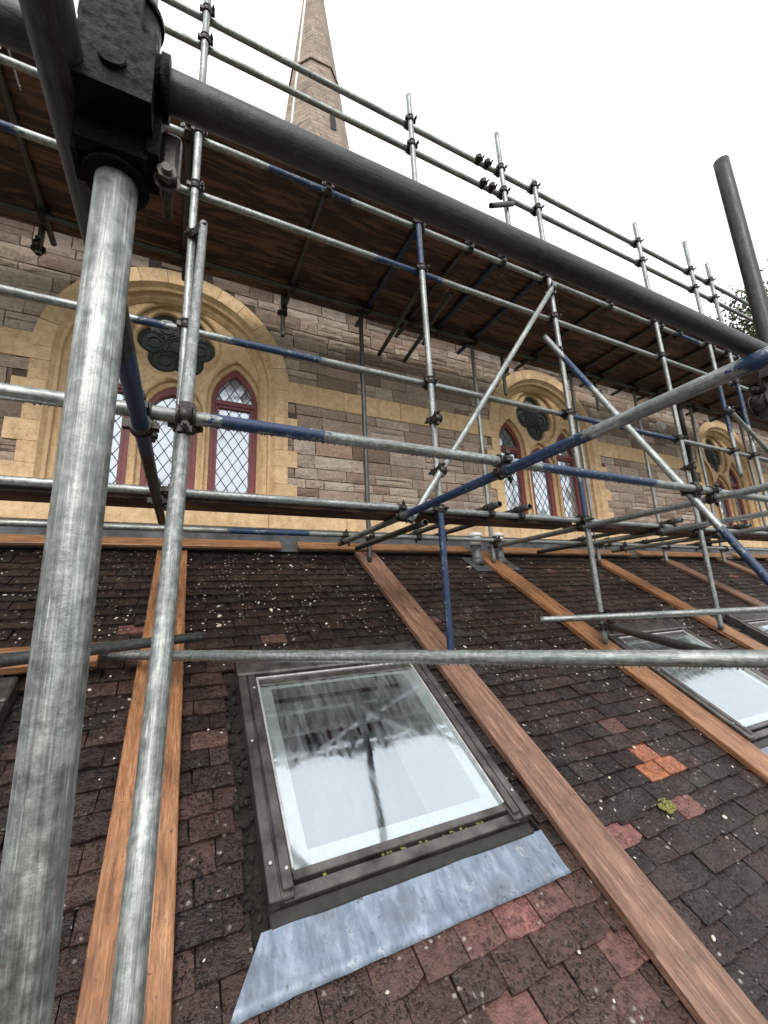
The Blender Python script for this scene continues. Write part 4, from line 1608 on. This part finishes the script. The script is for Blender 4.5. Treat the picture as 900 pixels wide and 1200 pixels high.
# plan braces low over the tiles
pa, pb = Vector((-0.30, 2.765, -0.183)), Vector((1.60, 0.49, -0.187))
tube('brace', pa, pb)
coupler((-0.035, YS, -0.184), (-0.02, YS - 0.055, -0.184), ZV, pb - pa)
pc, pd = Vector((0.155, 2.62, -0.112)), Vector((-1.35, 1.10, -0.128))
tube('brace', pc, pd, mat=M_TUBE_DARK)
coupler((-0.035, YS - 0.02, -0.113), (-0.05, YS - 0.055, -0.113), ZV, pd - pc)
tube('brace', (2.56, 2.505, -0.151), (5.0, 1.20, -0.147))
coupler((3.225, YS, -0.15), (3.2, YS - OFF * 2.2, -0.15), ZV, (1, -0.5, 0))
tube('brace', (3.27, 2.44, -0.245), (1.95, 0.93, -0.262), mat=M_TUBE_DARK)
coupler((3.225, YS, -0.245), (3.26, YS - 0.05, -0.245), ZV, (1.3, 1.5, 0))

# near frame around the viewer's lift
tube('ledger', (-0.75, YN, 0.668), (2.6, YN, 0.668), mat=M_TUBE_BLACK, n=40)
XN = -0.0985
tube('standard', (XN, YN + OFF, -1.9), (XN, YN + OFF, 1.5), n=40)
tube('standard', (1.66, YN + OFF, foot(1.66, YN + OFF)), (1.745, YN + OFF, 1.57), mat=M_TUBE_BLACK, n=32)
# heavy couplers, coloured as black silhouettes, in front of the viewer
def big_coupler(bm, c, ax, r=0.030, w=0.037):
    d = Vector(ax)
    add_cyl(bm, c - d * w, c + d * w, r, 28)
    for e_ in (-1, 1):
        add_cyl(bm, c + d * (e_ * w - 0.005), c + d * (e_ * w + 0.005), r + 0.0035, 28)
bm = bmesh.new()
YF = YN + OFF
big_coupler(bm, Vector((XN, YF, 0.600)), (0, 0, 1), r=0.034, w=0.046)
big_coupler(bm, Vector((XN + 0.008, YN, 0.668)), (1, 0, 0), r=0.032, w=0.042)
# cast saddle across both tubes, hinge lug and flap lug
add_box(bm, XN - 0.036, XN + 0.040, YN - 0.037, YF + 0.004, 0.588, 0.692)
add_box(bm, XN - 0.040, XN + 0.036, YF - 0.044, YF - 0.01, 0.556, 0.640)
add_box(bm, XN - 0.046, XN - 0.030, YF - 0.026, YF + 0.018, 0.556, 0.606)
add_box(bm, XN + 0.034, XN + 0.048, YF - 0.048, YF + 0.01, 0.565, 0.660)
bmesh.ops.bevel(bm, geom=[e for e in bm.edges if len(e.link_faces) == 2 and e.calc_face_angle(0) > 1.0], offset=0.004, segments=2, affect='EDGES')
bc = spart('coupler', mesh_of(bm, 'coupler'), M_COUPB)
bc['label'] = 'heavy double coupler painted as a black silhouette, with hinged flap and bolt'
def cpart(name, me, mat):
    o = obj(name, me, mat)
    o.parent = bc
    return o
bm = bmesh.new()
add_box(bm, XN + 0.046, XN + 0.072, YF - 0.026, YF + 0.004, 0.566, 0.640)
bevelled(bm, 0.007, 2)
cpart('flap', mesh_of(bm, 'flap'), M_COUP)
bm = bmesh.new()
add_cyl(bm, (XN + 0.058, YF - 0.046, 0.556), (XN + 0.058, YF + 0.03, 0.556), 0.0065, 12)
add_cyl(bm, (XN + 0.058, YF - 0.040, 0.556), (XN + 0.058, YF - 0.027, 0.556), 0.0125, 6)
add_cyl(bm, (XN + 0.058, YF - 0.026, 0.556), (XN + 0.058, YF - 0.023, 0.556), 0.016, 16)
cpart('bolt', mesh_of(bm, 'bolt'), M_COUP)
bm = bmesh.new()
add_cyl(bm, (XN - 0.002, YN - 0.043, 0.628), (XN - 0.002, YN - 0.034, 0.628), 0.014, 18)
cpart('rivet', mesh_of(bm, 'rivet'), M_COUPB)
bm = bmesh.new()
big_coupler(bm, Vector((XN, YF, 0.800)), (0, 0, 1), r=0.033, w=0.05)
add_box(bm, XN - 0.052, XN + 0.014, YF - 0.050, YF + 0.01, 0.735, 0.880)
bmesh.ops.bevel(bm, geom=[e for e in bm.edges if len(e.link_faces) == 2 and e.calc_face_angle(0) > 1.0], offset=0.004, segments=2, affect='EDGES')
spart('coupler', mesh_of(bm, 'coupler'), M_COUPB)
# transom and post couplers of the near frame
coupler((1.68, YN, 0.668), (1.68, YN + OFF, 0.668), XV, ZV)
coupler((1.655, YN + OFF, 0.56), (1.60, YN + OFF + 0.01, 0.56), ZV, XV)

# rain drops hanging under the near rails
bm = bmesh.new()
rd = random.Random(5)
def drops(p0, p1, step, r_):
    p0, p1 = Vector(p0), Vector(p1)
    L = (p1 - p0).length
    t = 0
    while t < L:
        q = p0 + (p1 - p0) * (t / L) + Vector((0, 0, -RT - 0.0015))
        s = r_ * rd.uniform(0.5, 1.15)
        mm = Matrix.Translation(q) @ Matrix.Diagonal((s, s, s * 1.25, 1))
        bmesh.ops.create_icosphere(bm, subdivisions=1, radius=1, matrix=mm)
        t += step * rd.uniform(0.5, 1.6)
drops((-0.8, YM, ZMID), (2.6, YM, ZMID), 0.017, 0.0048)
drops(pa, pb, 0.016, 0.0045)
drops((-0.8, YL, 1.70), (4, YL, 1.70), 0.05, 0.004)
MW = Mat('rain_water')
MW.set((0.9, 0.93, 0.95), 0.02, 0.0, IOR=1.33, Transmission_Weight=1.0)
o = spart('rain_drops', mesh_of(bm, 'rain_drops', True), MW.m)
o['kind'] = 'stuff'

# --- platform boards resting on the transoms
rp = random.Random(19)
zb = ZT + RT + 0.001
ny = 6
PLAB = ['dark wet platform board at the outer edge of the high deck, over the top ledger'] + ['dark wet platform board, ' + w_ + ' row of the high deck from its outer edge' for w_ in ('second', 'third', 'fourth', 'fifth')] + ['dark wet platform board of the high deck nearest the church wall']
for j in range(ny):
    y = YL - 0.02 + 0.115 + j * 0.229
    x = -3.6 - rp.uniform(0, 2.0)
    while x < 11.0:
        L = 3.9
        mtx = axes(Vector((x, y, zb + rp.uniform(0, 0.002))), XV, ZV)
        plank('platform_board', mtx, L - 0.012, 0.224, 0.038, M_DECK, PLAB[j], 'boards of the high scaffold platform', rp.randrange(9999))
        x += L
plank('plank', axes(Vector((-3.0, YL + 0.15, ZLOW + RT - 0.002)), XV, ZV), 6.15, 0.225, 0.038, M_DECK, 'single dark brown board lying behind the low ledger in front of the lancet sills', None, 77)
plank('plank', axes(Vector((3.3, YL + 0.16, ZLOW + RT - 0.002)), XV, ZV), 3.9, 0.225, 0.038, M_DECK, 'single dark board behind the low ledger below the four lobed window', None, 78)

# ------------------------------------------------------------------ spire
spire = empty('church_spire', (4.1, 13.0, -6.5))
tag(spire, 'tall tapering brown stone spire with a pale corner line beyond the scaffold rails', 'spire')
def spire_mat():
    M = Mat('spire_stone')
    c = M.coord('Object')
    br = M.n('ShaderNodeTexBrick')
    br.inputs['Scale'].default_value = 1.0
    br.inputs['Brick Width'].default_value = 0.55
    br.inputs['Row Height'].default_value = 0.22
    br.inputs['Mortar Size'].default_value = 0.014
    br.inputs['Color1'].default_value = (0.25, 0.19, 0.15, 1)
    br.inputs['Color2'].default_value = (0.34, 0.26, 0.205, 1)
    br.inputs['Mortar'].default_value = (0.15, 0.12, 0.10, 1)
    sx = M.n('ShaderNodeSeparateXYZ')
    M.l(c, sx.inputs[0])
    cb = M.n('ShaderNodeCombineXYZ')
    M.l(M.math('ADD', sx.outputs[0], sx.outputs[1]), cb.inputs[0])
    M.l(sx.outputs[2], cb.inputs[1])
    M.l(cb.outputs[0], br.inputs['Vector'])
    n = M.noise(c, 2.4, 5, 0.65)
    n2 = M.noise(c, 14, 4, 0.65)
    col = M.mix(0.8, br.outputs['Color'], M.ramp(n, [(0.3, 0.6), (0.7, 1.25)]), 'MULTIPLY')
    col = M.mix(0.6, col, M.ramp(n2, [(0.3, 0.5), (0.7, 1.4)]), 'MULTIPLY')
    return M.set(col, 0.9, 0.0, M.bump(n2, 0.5, 0.05))
M_SPIRE = spire_mat()
ZA = 31.4 + 6.5
def oct_ring(r, zz, rot):
    return [(r * math.cos(rot + k * PI / 4), r * math.sin(rot + k * PI / 4), zz) for k in range(8)]
ROT8 = math.radians(-114.5)
def rad(zw):
    return 1.30 * (31.4 - zw) / 12.0
bm = bmesh.new()
zs = [8.0, 12, 16, 19.5, 23, 27, 31.2]
R_ = [[bm.verts.new(p) for p in oct_ring(rad(z_), z_ + 6.5, ROT8)] for z_ in zs]
for i in range(len(zs) - 1):
    for k in range(8):
        bm.faces.new((R_[i][k], R_[i][(k + 1) % 8], R_[i + 1][(k + 1) % 8], R_[i + 1][k]))
bm.faces.new(R_[-1])
def sppart(name, me, mat):
    o = obj(name, me, mat)
    o.parent = spire
    return o
sppart('spire_shaft', mesh_of(bm, 'spire_shaft'), M_SPIRE)
bm = bmesh.new()
add_box(bm, -2.6, 2.6, -2.6, 2.6, 0.0, 14.5)
sppart('tower', mesh_of(bm, 'tower'), M_SPIRE)
for zw in (21.6, 27.2):
    bm = bmesh.new()
    a_ = [bm.verts.new(p) for p in oct_ring(rad(zw) + 0.07, zw + 6.5, ROT8)]
    b_ = [bm.verts.new(p) for p in oct_ring(rad(zw + 0.2) + 0.06, zw + 6.7, ROT8)]
    for k in range(8):
        bm.faces.new((a_[k], a_[(k + 1) % 8], b_[(k + 1) % 8], b_[k]))
    bm.faces.new(a_[::-1])
    bm.faces.new(b_)
    sppart('string_course', mesh_of(bm, 'string_course'), M_SPIRE)
# lucarne slit on the face towards the viewer, pale conductor strip
fa = ROT8 + PI / 8
def face_pt(ang, zw, lat=0.0, out=0.0):
    r_ = rad(zw) * math.cos(PI / 8) + out
    nrm = Vector((math.cos(ang), math.sin(ang), 0))
    tan = Vector((-math.sin(ang), math.cos(ang), 0))
    p = nrm * r_ + tan * lat
    return Vector((p.x, p.y, zw + 6.5))
bm = bmesh.new()
quad(bm, [face_pt(fa, 17.8, 0.24, 0.03), face_pt(fa, 17.8, 0.47, 0.03), face_pt(fa, 18.9, 0.44, 0.03), face_pt(fa, 18.9, 0.24, 0.03)])
bmesh.ops.solidify(bm, geom=bm.faces[:], thickness=0.06)
sppart('slit_window', mesh_of(bm, 'slit_window'), M_IRON)
bm = bmesh.new()
la = ROT8 - PI / 4
def arris(zw):
    return face_pt(fa - PI / 4, zw, -0.17 * rad(zw), 0.01)
add_cyl(bm, arris(9), arris(31), 0.05, 6)
sppart('pale_arris_strip', mesh_of(bm, 'pale_arris_strip'), M_UPVC)

# ------------------------------------------------------------------ tree past the far end of the scaffold
def tree(base, h, label, seed):
    t = empty('tree', base)
    tag(t, label, 'tree')
    r = random.Random(seed)
    bm = bmesh.new()
    add_cyl(bm, (0, 0, 0), (0.2, 0, h * 0.55), 0.35, 10, r1=0.2)
    tips = []
    for k in range(16):
        a = r.uniform(0, 2 * PI)
        st = Vector((0.1, 0, h * r.uniform(0.3, 0.55)))
        en = Vector((math.cos(a) * h * 0.28 * r.uniform(0.4, 1), math.sin(a) * h * 0.28 * r.uniform(0.4, 1), h * r.uniform(0.55, 0.95)))
        add_cyl(bm, st, en, 0.10, 6, r1=0.02)
        tips.append(en)
    for k in range(9):
        tips.append(Vector((r.uniform(-3.5, 3.5), r.uniform(-4.5, 4.5), h * r.uniform(0.90, 0.965))))
        add_cyl(bm, (0.15, 0, h * 0.5), tips[-1], 0.08, 6, r1=0.02)
    tr = obj('trunk', mesh_of(bm, 'trunk'), M_TRUNK, t)
    bm = bmesh.new()
    for en in tips:
        for k in range(700):
            c = en + Vector((r.gauss(0, 1), r.gauss(0, 1), r.gauss(0, 0.8))) * h * 0.034
            s = r.uniform(0.10, 0.22)
            mm = Matrix.Translation(c) @ Matrix.Rotation(r.uniform(0, 6.3), 4, Vector((r.uniform(-1, 1), r.uniform(-1, 1), r.uniform(-1, 1.01))).normalized())
            vv = [bm.verts.new(mm @ Vector(p)) for p in ((-s, 0, 0), (0, -s * 0.5, 0.02), (s, 0, 0), (0, s * 0.5, 0.02))]
            bm.faces.new(vv)
    obj('crown', mesh_of(bm, 'crown'), M_LEAF, t)
M_TRUNK = simple('bark', (0.06, 0.045, 0.035), 0.9)
M_LEAF = simple('leaves', (0.07, 0.10, 0.035), 0.6, var=0.5, scale=1.2)
tree((41.0, 14.0, -6.5), 28.4, 'leafy green tree beyond the far end of the scaffold', 4)
